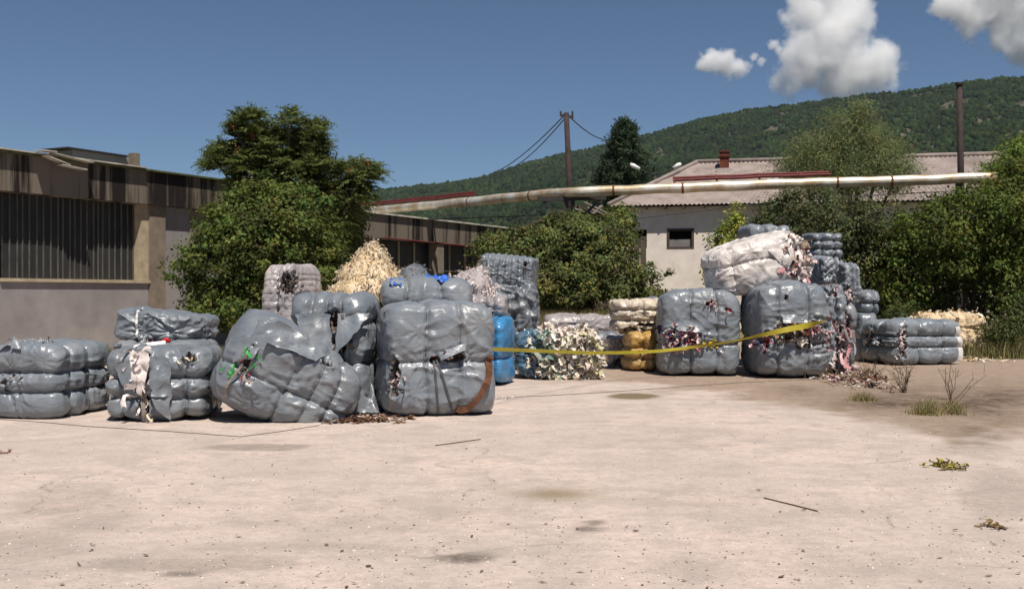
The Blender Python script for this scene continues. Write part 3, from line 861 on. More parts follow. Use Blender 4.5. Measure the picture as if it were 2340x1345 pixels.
# willow-like tree
Yw = 44
bl = [blob(1940, 310, Yw, 75, 70), blob(1880, 360, Yw, 90, 60), blob(2000, 350, Yw, 80, 65), blob(1930, 400, Yw, 140, 60), blob(1825, 390, Yw, 55, 45), blob(2050, 400, Yw, 50, 50), blob(1960, 265, Yw, 35, 30), blob(1850, 350, Yw, 50, 40)]
plant("willow_tree", "big airy grey green tree standing before the corrugated roof", "tree", (at(1940, 0, Yw)[0], Yw, 0), bl,
      [at(1940, 280, Yw), at(1860, 350, Yw), at(2020, 340, Yw), at(1910, 330, Yw), at(1980, 310, Yw), at(1830, 390, Yw), at(2055, 400, Yw)], .2, 6,
      n_cl=1500, per=34, cr=.30, size=.15, base=WILLOW, wid=.17, up=.3, shell=.25, lite=.35)
# lower thicket right of the stack
Yt = 35
bl = [blob(1800, 500, Yt + 1, 60, 50), blob(1900, 520, Yt, 100, 70), blob(2010, 540, Yt, 70, 90), blob(1950, 620, Yt, 70, 90), blob(1850, 480, Yt + 1, 70, 40), blob(1760, 530, Yt + 1, 45, 45), blob(2020, 660, Yt, 60, 70), blob(1860, 600, Yt, 70, 90)]
plant("bush", "tall dim thicket directly behind the right hand bale stack", "bush", (at(1900, 0, Yt)[0], Yt, 0), bl, [at(1900, 500, Yt), at(1990, 520, Yt), at(1820, 500, Yt)], .07, 7,
      n_cl=480, per=65, cr=.2, size=.12, base=(.100, .112, .044), zmin=.3)
# overgrown trees on the far right
Yr = 33
bl = [blob(2130, 540, Yr, 90, 70, 1.6), blob(2230, 500, Yr, 110, 75, 1.8), blob(2330, 470, Yr, 90, 90, 1.8), blob(2080, 600, Yr, 60, 80), blob(2200, 580, Yr, 120, 60, 1.7), blob(2310, 560, Yr, 80, 70), blob(2420, 520, Yr, 110, 130), blob(2060, 680, Yr, 50, 60),
      blob(2130, 650, Yr + 1.2, 60, 90), blob(2310, 640, Yr - .8, 55, 80), blob(2420, 680, Yr - .5, 110, 110), blob(2350, 740, Yr - .6, 45, 50)]
plant("broadleaf_tree", "sprawling dark green tree on the right overhanging the cream bale", "tree", (at(2230, 0, Yr + .5)[0], Yr + .5, 0), bl,
      [at(2230, 500, Yr), at(2130, 540, Yr), at(2330, 480, Yr), at(2080, 600, Yr), at(2400, 520, Yr), at(2190, 600, Yr + .4)], .12, 8,
      n_cl=760, per=85, cr=.23, size=.12, base=(.100, .126, .024), zmin=.15, shell=.5)
Yq = 37
plant("poplar_tree", "light green tree crown at the right edge above the pipe end", "tree", (at(2330, 0, Yq)[0], Yq, 0),
      [blob(2310, 400, Yq, 60, 60), blob(2350, 360, Yq, 60, 55), blob(2270, 430, Yq, 45, 45), blob(2380, 420, Yq, 90, 90), blob(2260, 395, Yq, 22, 22)],
      [at(2310, 380, Yq), at(2350, 340, Yq), at(2270, 430, Yq)], .1, 9, n_cl=600, per=34, cr=.24, size=.14, base=LIGHT, wid=.3, shell=.3, lite=.35)
# back hedge low on the right, leaves darkened to stand for shade
plant("hedge", "dense undergrowth with shade put into its leaf colour, beneath the right hand trees", "hedge", (at(2150, 0, 39)[0], 39, 0),
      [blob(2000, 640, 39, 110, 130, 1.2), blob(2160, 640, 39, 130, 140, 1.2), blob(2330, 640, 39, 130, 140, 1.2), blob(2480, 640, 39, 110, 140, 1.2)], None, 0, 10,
      n_cl=900, per=34, cr=.28, size=.17, base=SHADE_GREEN)
# weeds along the right edge of the yard
for i, (px, py, rx, ry, Y) in enumerate(((2290, 760, 50, 35, 28), (2340, 730, 40, 55, 28.5), (2060, 720, 40, 30, 32))):
    plant("weed_clump", ("leafy weeds at the foot of the dark trees right of the cream bale", "taller weeds at the very right edge under the trees", "low weeds between grey bales and trees on the right")[i], "weed",
          (at(px, 0, Y)[0], Y, 0), [blob(px, py, Y, rx, ry)], None, 0, 30 + i, n_cl=90, per=22, cr=.14, size=.11, base=(.085, .10, .03), wid=.3, shell=.2)

# pine
def pine():
    rng = np.random.default_rng(12); Y = 72; b = np.array([at(1428, 0, Y)[0], Y, 0]); top = at(1430, 272, Y)[2]
    th = thing("pine_tree", b, "dark conifer behind the left end of the corrugated roof", "tree")
    m = MB(); m.tube([b, b + Z * top * .5, b + Z * top], [.3, .2, .03], 8); m.build("trunk", M['bark'], th, smooth=True)
    Cs, Ns, Al = [], [], []
    for k in range(230):
        t = rng.random() ** .75; z = top * (.36 + .63 * t); Rm = 3.7 * (1 - t) ** .72 + .12
        if t < .2: Rm *= .9
        a = rng.random() * 2 * PI; Lb = Rm * rng.uniform(.55, 1.1)
        d = np.array([math.cos(a), math.sin(a), .22 - .25 * (1 - t)])
        for q in range(int(38 * Lb / 1.6) + 14):
            s = rng.random() ** .6 * Lb
            c = b + Z * z + d * s + rng.normal(size=3) * np.array([.16, .16, .10]) * (1.1)
            for _ in range(3):
                Cs.append(c + rng.normal(size=3) * .06); Al.append(d + rng.normal(size=3) * .7 + np.array([0, 0, .4])); Ns.append(rng.normal(size=3) + np.array([0, 0, .6]))
    Cs, Ns, Al = map(np.array, (Cs, Ns, Al))
    V, F = leaf_quads(Cs, Ns, rng.uniform(.22, .36, len(Cs)), .075, rng, Al)
    cc = np.array((.034, .054, .026))[None] * rng.uniform(.6, 1.5, (len(Cs), 1))
    mk("crown", V, F, M['needle'], th, col=np.repeat(cc, 4, 0), smooth=False)
pine()

# grass
def grass(name, label, pts, h, rng, base, w=.012, kind="stuff", lean=.35, origin=None, cat="grass"):
    n = len(pts); hh = h * rng.uniform(.25, 1.2, n)
    if kind is None: hh = hh * np.exp(-(((pts[:, 0] - pts[:, 0].mean()) / (1.5 * pts[:, 0].std() + .01)) ** 2)) * 1.15
    a = rng.uniform(0, 2 * PI, n); sd = np.stack([np.cos(a), np.sin(a), a * 0], 1) * w
    ln = rng.normal(size=(n, 3)) * lean; ln[:, 2] = 0
    mid = pts + np.array([0, 0, 1]) * (hh * .6)[:, None] + ln * (hh * .35)[:, None]
    tip = pts + np.array([0, 0, 1]) * hh[:, None] + ln * hh[:, None]
    V = np.stack([pts - sd, pts + sd, mid + sd * .7, mid - sd * .7, tip], 1).reshape(-1, 3)
    k = np.arange(n)[:, None] * 5
    F = [np.concatenate([k, k + 1, k + 2, k + 3], 1), np.concatenate([k + 3, k + 2, k + 4], 1)]
    dry = rng.random(n)[:, None] ** .8
    cc = (np.array(base[0])[None] * (1 - dry) + np.array(base[1])[None] * dry) * rng.uniform(.7, 1.3, (n, 1))
    o = mk(name, V, F, M['grass'], col=np.repeat(cc, 5, 0), smooth=False, origin=origin)
    tag(o, label, cat, kind=kind)
    return o
rng = np.random.default_rng(20)
DRY = ((.10, .115, .035), (.34, .255, .12))
def field_pts(n, px0, px1, Y0, Y1):
    Y = rng.uniform(Y0, Y1, n); px = rng.uniform(px0, px1, n)
    return np.stack([(px - CX) / FPX * Y, Y, Y * 0], 1)
grass("grass", "tall dry yellow grass behind the pile below the wide bush", np.concatenate([field_pts(9000, 1120, 1480, 33, 47), field_pts(9000, 1200, 1470, 32.4, 35.2)]), 1.0, rng, DRY, .013)
grass("grass", "low mixed weeds and grass along the right edge of the yard", np.concatenate([field_pts(6000, 2150, 2420, 27, 34), field_pts(5000, 1950, 2200, 29.5, 34)]), .42, rng, ((.075, .095, .03), (.22, .18, .08)), .013)
grass("grass", "shaded grass along the foot of the warehouse", field_pts(5000, 180, 760, 24.5, 28), .35, rng, ((.075, .095, .03), (.22, .18, .08)), .012)
for i, (px, py, rx, n, h, lb) in enumerate(((2120, 946, 46, 330, .21, "dense tuft of dry yellow green grass in the dirt patch, right"),
                                         (2180, 944, 24, 200, .19, "smaller green grass tuft touching the yellow tuft's right side"),
                                         (1972, 915, 30, 230, .14, "short green grass tuft between debris and dirt patch"),
                                         (1880, 862, 16, 90, .16, "little weed tuft at the foot of the torn corner bale"))):
    c = gnd(px, py); s = gy(py) / FPX
    pp = c + rng.normal(size=(n, 3)) * np.array([rx * s * .55, .13, 0])
    grass("grass_tuft", lb, pp, h, rng, ((.115, .125, .04), (.34, .27, .12)), .0045, kind=None, lean=.55, origin=c, cat="grass tuft").name = "grass_tuft"
def dry_weed(px, py, hpx, n, label, seed):
    rng = np.random.default_rng(seed); Y = gy(py); b = gnd(px, py); s = Y / FPX; m = MB()
    for k in range(n):
        d = np.array([rng.normal() * .45, rng.normal() * .4, 1]) ; h = hpx * s * rng.uniform(.5, 1.05)
        q = [b + rng.normal(size=3) * .02 * np.array([1, 1, 0]), b + d * h * .5, b + d * h + rng.normal(size=3) * .05]
        m.tube(q, [.006, .0045, .003], 4)
        for j in range(3):
            f = rng.uniform(.4, .95); p = b + d * h * f; m.tube([p, p + rng.normal(size=3) * .06 + Z * .06], [.0035, .002], 3)
    tag(m.build("dry_weed", M['twig'], None, origin=b), label, "weed")
dry_weed(2065, 897, 75, 16, "bare dry weed stalks standing in the dirt right of the debris", 1)
dry_weed(2175, 925, 90, 8, "thin tall dry stalks rising from the grass tuft", 2)
dry_weed(1985, 866, 50, 8, "few brown stalks on the debris heap before the grey bale", 3)

# ------------------------------------------------------------------ bales
REDS = [(.42, .06, .10), (.55, .22, .28), (.70, .50, .52), (.62, .55, .52), (.22, .04, .06), (.05, .05, .10), (.72, .62, .58)]
EARTH = [(.34, .26, .19), (.50, .40, .32), (.10, .07, .06), (.22, .15, .10), (.62, .54, .46), (.30, .08, .07), (.06, .05, .05)]
PINKS = [(.66, .52, .50), (.60, .42, .42), (.70, .64, .60), (.46, .38, .38), (.52, .26, .27), (.30, .28, .30)]
CREAMS = [(.74, .64, .50), (.64, .50, .32), (.78, .72, .62), (.58, .44, .26), (.70, .58, .42)]
PALES = [(.74, .68, .58), (.66, .60, .50), (.70, .58, .50), (.62, .55, .44), (.62, .58, .36), (.76, .70, .62), (.72, .70, .64)]
GREENS = [(.10, .17, .14), (.16, .24, .20), (.24, .32, .27), (.36, .42, .36)]
DARKS = [(.05, .04, .045), (.10, .075, .065), (.16, .11, .09), (.50, .44, .40), (.24, .17, .13)]
WHITES = [(.82, .76, .72), (.74, .66, .64), (.80, .70, .68)]

def rags(name, P, Nn, n, size, pal, rng, parent, hang=.0, wide=.26, material=None, spread=.05, curl=.7):
    """tangle of crumpled cloth strips rooted at surface points P"""
    m = MB(); L_, K = 8, 3
    P = np.asarray(P); idx = rng.integers(0, len(P), n)
    for i in idx:
        p = P[i] + rng.normal(size=3) * spread; nn = Nn[i]
        L = size * rng.uniform(.5, 1.5); W = L * wide * rng.uniform(.6, 1.4)
        d = unit(rng.normal(size=3) * np.array([1, 1, .8]) - nn * (nn @ rng.normal(size=3)) * .6 + nn * .25 - Z * hang)
        s = unit(np.cross(d, nn + rng.normal(size=3) * .3)); up = np.cross(s, d)
        t = np.linspace(0, 1, L_); ph = rng.random(3) * 6; am = L * .16 * curl * 2
        cl = p + d * (t * L)[:, None] + up * (am * np.sin(t * 7 + ph[0]))[:, None] + s * (am * .8 * np.sin(t * 6 + ph[1]))[:, None] - Z * (hang * .5 * L * t ** 2)[:, None]
        w = np.linspace(-.5, .5, K)
        V = cl[:, None] + s * (w[None, :, None] * W) + up * (W * .35 * np.cos(w * 5 + ph[2]))[None, :, None] + rng.normal(size=(L_, K, 3)) * W * .12
        q = (np.arange(L_ - 1)[:, None] * K + np.arange(K - 1)[None]).ravel()
        m.add(V.reshape(-1, 3), np.stack([q, q + 1, q + K + 1, q + K], 1), np.array(pal[rng.integers(len(pal))]) * rng.uniform(.75, 1.15))
    return m.build(name, material or M['rag'], parent, smooth=True, col=True)

def cube_grid(n):
    g = np.arange(n + 1); a, b = np.meshgrid(g, g, indexing='ij'); a, b = a.ravel(), b.ravel(); z0, z1 = a * 0, a * 0 + n
    fs = [(a, b, z1, 0), (a, b, z0, 1), (a, z0, b, 0), (a, z1, b, 1), (z1, a, b, 0), (z0, a, b, 1)]
    i = (np.arange(n)[:, None] * (n + 1) + np.arange(n)[None]).ravel(); V, F, o = [], [], 0
    for x, y, z, fl in fs:
        V.append(np.stack([x, y, z], 1)); q = np.stack([i, i + n + 1, i + n + 2, i + 1], 1) + o
        F.append(q[:, ::-1] if fl else q); o += len(x)
    V = np.concatenate(V); F = np.concatenate(F)
    key = (V[:, 0] * 1000 + V[:, 1]) * 1000 + V[:, 2]
    _, first, inv = np.unique(key, return_index=True, return_inverse=True)
    return V[first] / n * 2.0 - 1, inv.ravel()[F]
_cg = {}

def axes_uv(face):
    return {'front': (1, -1, 0, 2), 'back': (1, 1, 0, 2), 'left': (0, -1, 1, 2), 'right': (0, 1, 1, 2), 'top': (2, 1, 0, 1)}[face]

def bale(label, box, Y=None, z0=None, b=1.1, yaw=0, roll=0, pitch=0, gx=(-.33, .33), gz=(), gyv=(), film='grey', puff=.06, groove=.07, wr=.022, k=5.5, seed=1,
         n=44, tears=(), ragsurf=None, lump=0, taper=0, sink=.03, group="wrapped textile bales", name="plastic_bale", straps=True, lean=0, bulge=0, holes=(), minh=None, fold=1.0, bodyname="wrapping", cat="bale", core="dark", dome=0):
    """box: outline in photo pixels; Y: distance of the nearest face; z0: height of its base (None: on the ground)"""
    rng = np.random.default_rng(seed * 13 + 5)
    if n not in _cg: _cg[n] = cube_grid(n)
    p, F = _cg[n]
    x0, y0, x1, y1 = box
    if Y is None: Y = gy(y1)
    Rm = np.array(Euler((R(pitch), R(roll), R(yaw))).to_matrix())
    so = rng.uniform(-50, 50, 3)
    pins = []
    for tr in tears:
        if tr[0] == 'front' and tr[3] > .11: pins += [(tr[1] - tr[3] * .9, tr[2], 'f'), (tr[1] + tr[3] * .9, tr[2] + .05, 'f')]
    for a_ in (gx if len(gx) else (rng.uniform(-.7, .7),)):
        for b_ in (gz if len(gz) else (rng.uniform(-.6, .6),)):
            pins.append((a_ + rng.normal() * .06, b_ + rng.normal() * .08, 'f'))
    for _ in range(3): pins.append((rng.uniform(-.8, .8), rng.uniform(-.8, .8), 'f'))
    pins = pins[:12]; pph = rng.uniform(0, 6.28, (len(pins), 3)); pn = rng.integers(7, 13, len(pins))
    def surf(p, A):
        nrm_k = (np.abs(p) ** k).sum(1) ** (1 / k)
        q = p / nrm_k[:, None]
        nr = unit(np.sign(q) * np.abs(q) ** (k - 1) / A)
        V = q * A
        loc = V + so
        # low-frequency slump
        disp = .05 * noise(loc * 1.1, 3) + bulge * (1 - (q ** 2).min(1)) * 0
        for ax, gs in enumerate((gx, gyv, gz)):
            if len(gs) == 0: continue
            e = np.concatenate([[-1.25], np.asarray(gs, float), [1.25]])
            xx = p[:, ax] + .035 * noise(loc * 1.7 + ax * 9, 7)
            dd = np.abs(xx[:, None] - np.asarray(gs)[None]).min(1) * A[ax]
            hw = np.median(np.diff(e)) * A[ax] * .5
            wgt = 1 - np.clip(np.abs(nr[:, ax]), 0, 1) ** 4
            disp = disp + wgt * (puff * np.sqrt(np.clip(dd / hw, 0, 1)) - groove * .5 * np.exp(-(dd / .028) ** 2))
            # creases run out of each strap line
            disp = disp + wgt * wr * 1.3 * np.exp(-dd / .20) * (ridged(loc * np.array([2.2, 5, 5] if ax == 0 else ([5, 5, 2.2] if ax == 2 else [5, 2.2, 5])), 23 + ax) - .3)
        wv = np.stack([noise(loc * 1.3, 31), noise(loc * 1.3, 37), noise(loc * 1.3, 41)], 1) * .45
        disp = disp + fold * wr * .85 * (ridged((loc + wv) * np.array([2.3, 2.3, 3.6]), 51) - .4) + fold * wr * .3 * (ridged((loc + wv) * np.array([6, 6, 4.0]), 57) - .4)
        fw = np.clip(-q[:, 1] - .55, 0, .3) / .3
        for (pu, pv_, _), ph_, nn_ in zip(pins, pph, pn):
            dx = (p[:, 0] - pu) * A[0]; dz_ = (p[:, 2] - pv_) * A[2]; rr_ = np.hypot(dx, dz_)
            th_ = np.arctan2(dz_, dx) + .5 * noise(loc * 2.2, 83)
            disp = disp + fw * wr * .85 * np.exp(-(rr_ / .30) ** 1.3) * sstep(.0, .07, rr_) * (np.abs(np.sin(th_ * nn_ * .5 + ph_[0])) ** .7 - .6) - fw * wr * .5 * np.exp(-(rr_ / .12) ** 2)
        if lump:
            disp = disp + lump * (fbm(loc * 4.5, 61, 3) + .5 * np.abs(noise(loc * 9, 67)))
        V = V + nr * disp[:, None]
        if taper: V = V * np.stack([np.ones(len(V)), np.ones(len(V)), 1 - taper * (q[:, 0] + 1) * .5], 1)
        if dome: V[:, 2] -= dome * A[2] * np.abs(q[:, 0]) ** 2.5 * np.clip(q[:, 2], 0, 1)
        if lean: V[:, 0] += lean * V[:, 2]
        return V, nr
    s = Y / FPX
    A = np.array([(x1 - x0) * s * .46, b / 2, (y1 - y0) * s * .46])
    if z0 is not None and minh: A[2] = minh / 2
    T = np.zeros(3); dY = 0.
    for it in range(7):
        V, nr = surf(p, A); V = V @ Rm.T; nr = nr @ Rm.T
        zb = V[:, 2].min()
        base = (-sink if z0 is None else z0 - sink) - zb
        V[:, 2] += base
        fl = (0.0 if z0 is None else z0)
        V[:, 2] = np.where(V[:, 2] < fl, fl + (V[:, 2] - fl) * .05, V[:, 2])
        V[:, 1] += Y - V[:, 1].min() + dY
        if it == 0: V[:, 0] += ((x0 + x1) / 2 - CX) * s * (1 + A[1] / Y)
        else: V[:, 0] += T[0]
        u = CX + V[:, 0] / V[:, 1] * FPX; v = CY - (V[:, 2] - CAM_H) / V[:, 1] * FPX
        if it == 6: break
        if it == 0: T[0] = ((x0 + x1) / 2 - CX) * s * (1 + A[1] / Y)
        T[0] += ((x0 + x1) - (u.min() + u.max())) / 2 * s * 1.03
        A[0] *= np.clip((x1 - x0) / (u.max() - u.min()), .6, 1.6)
        if z0 is None or not minh:
            topz = (CAM_H + (CY - y0) / FPX * V[np.argmin(v), 1]); H = V[:, 2].max() - fl
            A[2] *= np.clip((topz - fl) / max(H, .05), .6, 1.6)
        if z0 is None and box[3] < 2000: dY += np.clip((v.max() - y1) / FPX * Y * Y / CAM_H / s * s, -.4, .4)
    A[0] = max(A[0], .2)
    off = np.array([T[0], 0, base]); offy = Y + dY
    V0, nr0 = surf(p, A)
    Rb = V0 @ Rm.T; ymin = Rb[:, 1].min()
    def place(Vl):
        W = Vl @ Rm.T; W[:, 2] += base; W[:, 1] += offy - ymin; W[:, 0] += T[0]
        W[:, 2] = np.where(W[:, 2] < fl, fl + (W[:, 2] - fl) * .05, W[:, 2])
        return W
    W0 = place(V0); Nw = nr0 @ Rm.T
    W = W0.copy(); mi = np.zeros(len(F), int); jobs = []
    def ell(face, u0, v0, ru, rv, rough=.45):
        ax, sg, ua, va = axes_uv(face)
        on = p[:, ax] * sg > .55
        r = np.sqrt(((p[:, ua] - u0) / ru) ** 2 + ((p[:, va] - v0) / rv) ** 2)
        r = r + rough * fbm(np.stack([p[:, ua] * 5, p[:, va] * 5, p[:, 0] * 0 + seed], 1), 71, 2)
        return np.where(on, r, 9)
    for (face, u0, v0, ru, rv, pal, cnt, sz, hang) in tears:
        r = ell(face, u0, v0, ru, rv)
        inn = sstep(1.05, .75, r); lip = np.exp(-((r - 1.12) / .14) ** 2)
        W = W - Nw * (.11 * inn)[:, None] + Nw * (.035 * lip * (1 + noise(p * 14, 73)))[:, None]
        fi = inn[F].mean(1) > .45; mi[fi] = 1
        idx = np.where(r < .95)[0]
        if len(idx): jobs.append((idx, pal, cnt, sz, hang))
    W[:, 2] = np.maximum(W[:, 2], fl - .004 if z0 is None else W[:, 2].min())
    root = thing(name, (W[:, 0].mean(), W[:, 1].mean(), fl), label, cat, group)
    body = mk(bodyname, W, F, [M[film], M[core]], root, mi=mi)
    for (idx, pal, cnt, sz, hang) in jobs:
        wd_ = .26
        if isinstance(sz, tuple): sz, wd_ = sz
        if cnt: rags("rag_bundle", W0[idx] - Nw[idx] * .045, Nw[idx], cnt, sz, pal, rng, root, hang, wide=wd_, curl=.7 if wd_ < .4 else .4)
    if ragsurf:
        pal, cnt, sz, hang, sel = ragsurf
        idx = np.where(sel(p))[0]
        rags("rag_layer", W0[idx], Nw[idx], cnt, sz, pal, rng, root, hang, wide=.5, spread=.03)
    if straps:
        for ax, gs in enumerate((gx, gyv, gz)):
            for g in gs:
                o1, o2 = [i for i in range(3) if i != ax]
                t = np.linspace(-1, 1, 26)[:-1]; L4 = []
                for (aa, bb) in ((t, -1), (1, t), (-t, 1), (-1, -t)):
                    q = np.zeros((25, 3)); q[:, ax] = g; q[:, o1] = aa; q[:, o2] = bb; L4.append(q)
                q = np.concatenate(L4 + [L4[0][:1]])
                Vl, nl = surf(q, A); P = place(Vl - nl * .0 )
                m = MB(); m.tube(P, .0055, 5, cap=False); m.build("strap", M['strap'], root, smooth=True)
    root["__"] = 0; del root["__"]
    return root, dict(A=A, W=W0, N=Nw, p=p, surf=surf, place=place, rng=rng)

def on_face(info, face, u, v, out=0.0):
    ax, sg, ua, va = axes_uv(face)
    q = np.zeros((1, 3)); q[0, ax] = sg; q[0, ua] = u; q[0, va] = v
    Vl, nl = info['surf'](q, info['A']); return info['place'](Vl + nl * out)[0]

def flap(parent, info, face, uv, out, film, name="torn_flap", seed=0, n=14, crump=.02):
    """loose sheet between four (u,v) corners of a face, lifted by out at each corner"""
    rng = np.random.default_rng(seed)
    c = [on_face(info, face, u, v, o) for (u, v), o in zip(uv, out)]
    a, b_ = np.meshgrid(np.linspace(0, 1, n), np.linspace(0, 1, n), indexing='ij'); a, b_ = a.ravel()[:, None], b_.ravel()[:, None]
    V = (1 - a) * (1 - b_) * c[0] + a * (1 - b_) * c[1] + a * b_ * c[2] + (1 - a) * b_ * c[3]
    V = V + crump * np.stack([ridged(V * 6 + seed, 3), noise(V * 5 + seed, 5), noise(V * 7, 9) * .6], 1) * np.array([.6, -1.5, .6])
    V[:, 2] = np.maximum(V[:, 2], .01)
    i = (np.arange(n - 1)[:, None] * n + np.arange(n - 1)[None]).ravel()
    return mk(name, V, np.stack([i, i + n, i + n + 1, i + 1], 1), M[film], parent)

def band(parent, P, w, m, name="strap", th=.006):
    """flat ribbon along points"""
    P = np.asarray(P, float); mm = MB()
    T = np.gradient(P, axis=0); T = unit(T); sd = unit(np.cross(T, np.array([0, -1., .05])))
    V = np.concatenate([P + sd * w / 2, P - sd * w / 2, P - sd * w / 2 + np.array([0, -th, 0]), P + sd * w / 2 + np.array([0, -th, 0])])
    k = len(P); i = np.arange(k - 1)
    F = np.concatenate([np.stack([i + a * k, i + 1 + a * k, i + 1 + ((a + 1) % 4) * k, i + ((a + 1) % 4) * k], 1) for a in range(4)])
    mm.add(V, F); return mm.build(name, m, parent, smooth=False)

def face_line(info, face, uvs, out=.012, sub=6):
    uvs = np.array(uvs, float); pts = []
    for a, b_ in zip(uvs[:-1], uvs[1:]):
        for t in np.linspace(0, 1, sub, endpoint=False): pts.append(on_face(info, face, *(a + (b_ - a) * t), out))
    pts.append(on_face(info, face, *uvs[-1], out)); return np.array(pts)

GL = "wrapped bales heaped on the left"; GR = "wrapped bales stacked on the right"
# ---- left heap, front row
r, i = bale("grey bale in three puffy tiers at the left edge of the yard", (-22, 772, 252, 957), b=1.35, yaw=-9, gx=(), gyv=(-.55, .15), gz=(-.32, .30), puff=.075, groove=.075, seed=1, n=64, group=GL,
            tears=(('front', -.55, -.02, .10, .13, DARKS, 7, .06, .3), ('front', -.30, .16, .06, .10, DARKS, 2, .05, .2), ('front', .02, .04, .035, .11, DARKS, 3, .05, .2), ('top', .0, -.45, .30, .2, DARKS, 10, .08, 0), ('top', -.55, -.55, .25, .18, DARKS, 8, .08, 0)))
flap(r, i, 'front', ((-.75, .80), (-.35, .92), (-.30, 1.0), (-.68, 1.0)), (.03, .10, .14, .02), 'grey', seed=3)
flap(r, i, 'front', ((-.30, .85), (.05, .85), (-.05, 1.0), (-.28, 1.0)), (.05, .03, .02, .15), 'grey', seed=4)
r, i = bale("grey bale split down its front with pinkish white cloth spilling out", (240, 782, 512, 962), b=1.2, yaw=5, gx=(-.72, .62), gz=(-.42, .22), puff=.075, groove=.075, seed=2, n=64, group=GL,
            tears=(('front', -.34, .42, .16, .52, WHITES, 26, .17, .5), ('front', -.22, -.62, .10, .36, CREAMS + WHITES, 16, .12, .7), ('front', .72, .78, .12, .10, CREAMS, 8, .09, .2)))
flap(r, i, 'front', ((-.12, .75), (.30, .72), (.38, -.35), (-.02, -.30)), (.03, .03, .10, .16), 'grey', seed=5, n=22, crump=.05)
flap(r, i, 'front', ((-.02, -.30), (.34, -.36), (.32, -.78), (.10, -.62)), (.14, .06, .12, .14), 'slate', seed=15, n=16, crump=.05)
flap(r, i, 'front', ((-.85, .62), (-.45, .70), (-.40, .10), (-.62, -.05)), (.02, .05, .06, .02), 'grey', seed=6, n=16, crump=.03)
flap(r, i, 'front', ((-.62, .86), (-.10, .80), (-.16, .10), (-.44, .16)), (.05, .05, .10, .09), 'whitecloth', name="white_cloth", seed=61, n=20, crump=.07)
flap(r, i, 'front', ((-.40, .14), (-.16, .10), (-.24, -.32), (-.34, -.22)), (.10, .10, .08, .07), 'whitecloth', name="white_cloth", seed=62, n=14, crump=.05)
band(r, face_line(i, 'front', ((-.24, -.35), (-.20, -.7), (-.22, -.98)), .05), .05, M['palewood'], "cloth_strip")
r, i = bale("low grey bale squeezed behind the split bale, ragged red cloth on its edge", (252, 768, 505, 940), Y=15.3, b=1.1, gx=(-.5, .3), gz=(0,), seed=3, n=44, group=GL,
            tears=(('front', -.9, .75, .14, .2, DARKS, 6, .08, .2), ('top', -.05, -.85, .35, .25, REDS, 8, .12, 0)))
zt = i['W'][:, 2].max()
r, i = bale("drooping grey bale lying on top, tied with a white cord", (260, 698, 502, 783), Y=15.0, b=1.15, gx=(), gz=(), puff=.02, wr=.045, fold=1.0, seed=4, n=60, taper=.30, group=GL, z0=at(0, 783, 15.0)[2], k=6, roll=3)
band(r, face_line(i, 'top', ((-.42, -.2), (-.40, -.8)), .01) , .03, M['whitestrap'])
band(r, face_line(i, 'front', ((-.40, .98), (-.38, .3), (-.36, -.7)), .015), .03, M['whitestrap'])
P_ = at(350, 789, 14.55)
th = thing("cloth_roll", P_, "pale rolled cloth with a red end lying between the split bale and the drooping bale", "cloth")
m = MB(); m.tube([at(308, 796, 14.5), at(340, 791, 14.5), at(378, 785, 14.6)], [.05, .055, .045], 10); m.build("roll", M['rag'], th, smooth=True, col=True)
m = MB(); m.tube([at(371, 781, 14.65), at(381, 776, 14.7), at(389, 779, 14.7)], [.03, .035, .025], 8, col=(.5, .03, .03)); m.build("red_end", M['rag'], th, smooth=True, col=True)

r, i = bale("large sagging grey bale tipped over onto its corner, green and red threads in its split", (478, 705, 828, 966), b=1.35, yaw=14, roll=27, gx=(-.02, .34, .66), gz=(-.22,), puff=.05, groove=.05, wr=.022, seed=5, n=72, k=3.6, taper=.30, sink=.26, group=GL,
            tears=(('front', -.72, .02, .07, .26, [(.04, .42, .06), (.04, .42, .06), (.45, .04, .08), (.42, .36, .3)], 40, (.13, .12), .6), ('front', .02, .70, .13, .05, EARTH, 8, .06, 0), ('front', .36, .72, .11, .05, EARTH, 8, .06, 0)))
band(r, face_line(i, 'front', ((-.72, -.1), (-.80, -.5), (-.84, -.95)), .05), .03, M['palewood'], "hanging_thread")
flap(r, i, 'front', ((-.98, .95), (-.60, .98), (-.62, .1), (-.95, -.2)), (.05, .10, .06, .06), 'grey', seed=8, n=20, crump=.06)
flap(r, i, 'front', ((-.62, .98), (.30, .95), (.15, .60), (-.62, .45)), (.08, .04, .05, .10), 'grey', seed=9, n=22, crump=.06)
r, i = bale("grey quilted bale behind the tipped bale, with a dark hole and hanging flap", (656, 664, 880, 942), Y=15.25, b=1.2, yaw=-4, gx=(-.45, 0, .42), gz=(-.2, .55), puff=.075, groove=.07, wr=.03, seed=6, n=64, group=GL,
            tears=(('front', .22, .58, .26, .20, DARKS + REDS[:2], 14, .10, .7), ('front', .35, .18, .18, .22, DARKS, 8, .10, .9)))
flap(r, i, 'front', ((.30, .72), (1.0, .78), (.72, .38), (.30, -.02)), (.06, .10, .20, .16), 'grey', seed=11, n=20, crump=.04)
flap(r, i, 'front', ((-.75, .72), (.10, .70), (.22, .0), (-.55, .15)), (.05, .04, .16, .14), 'grey', seed=12, n=22, crump=.05)
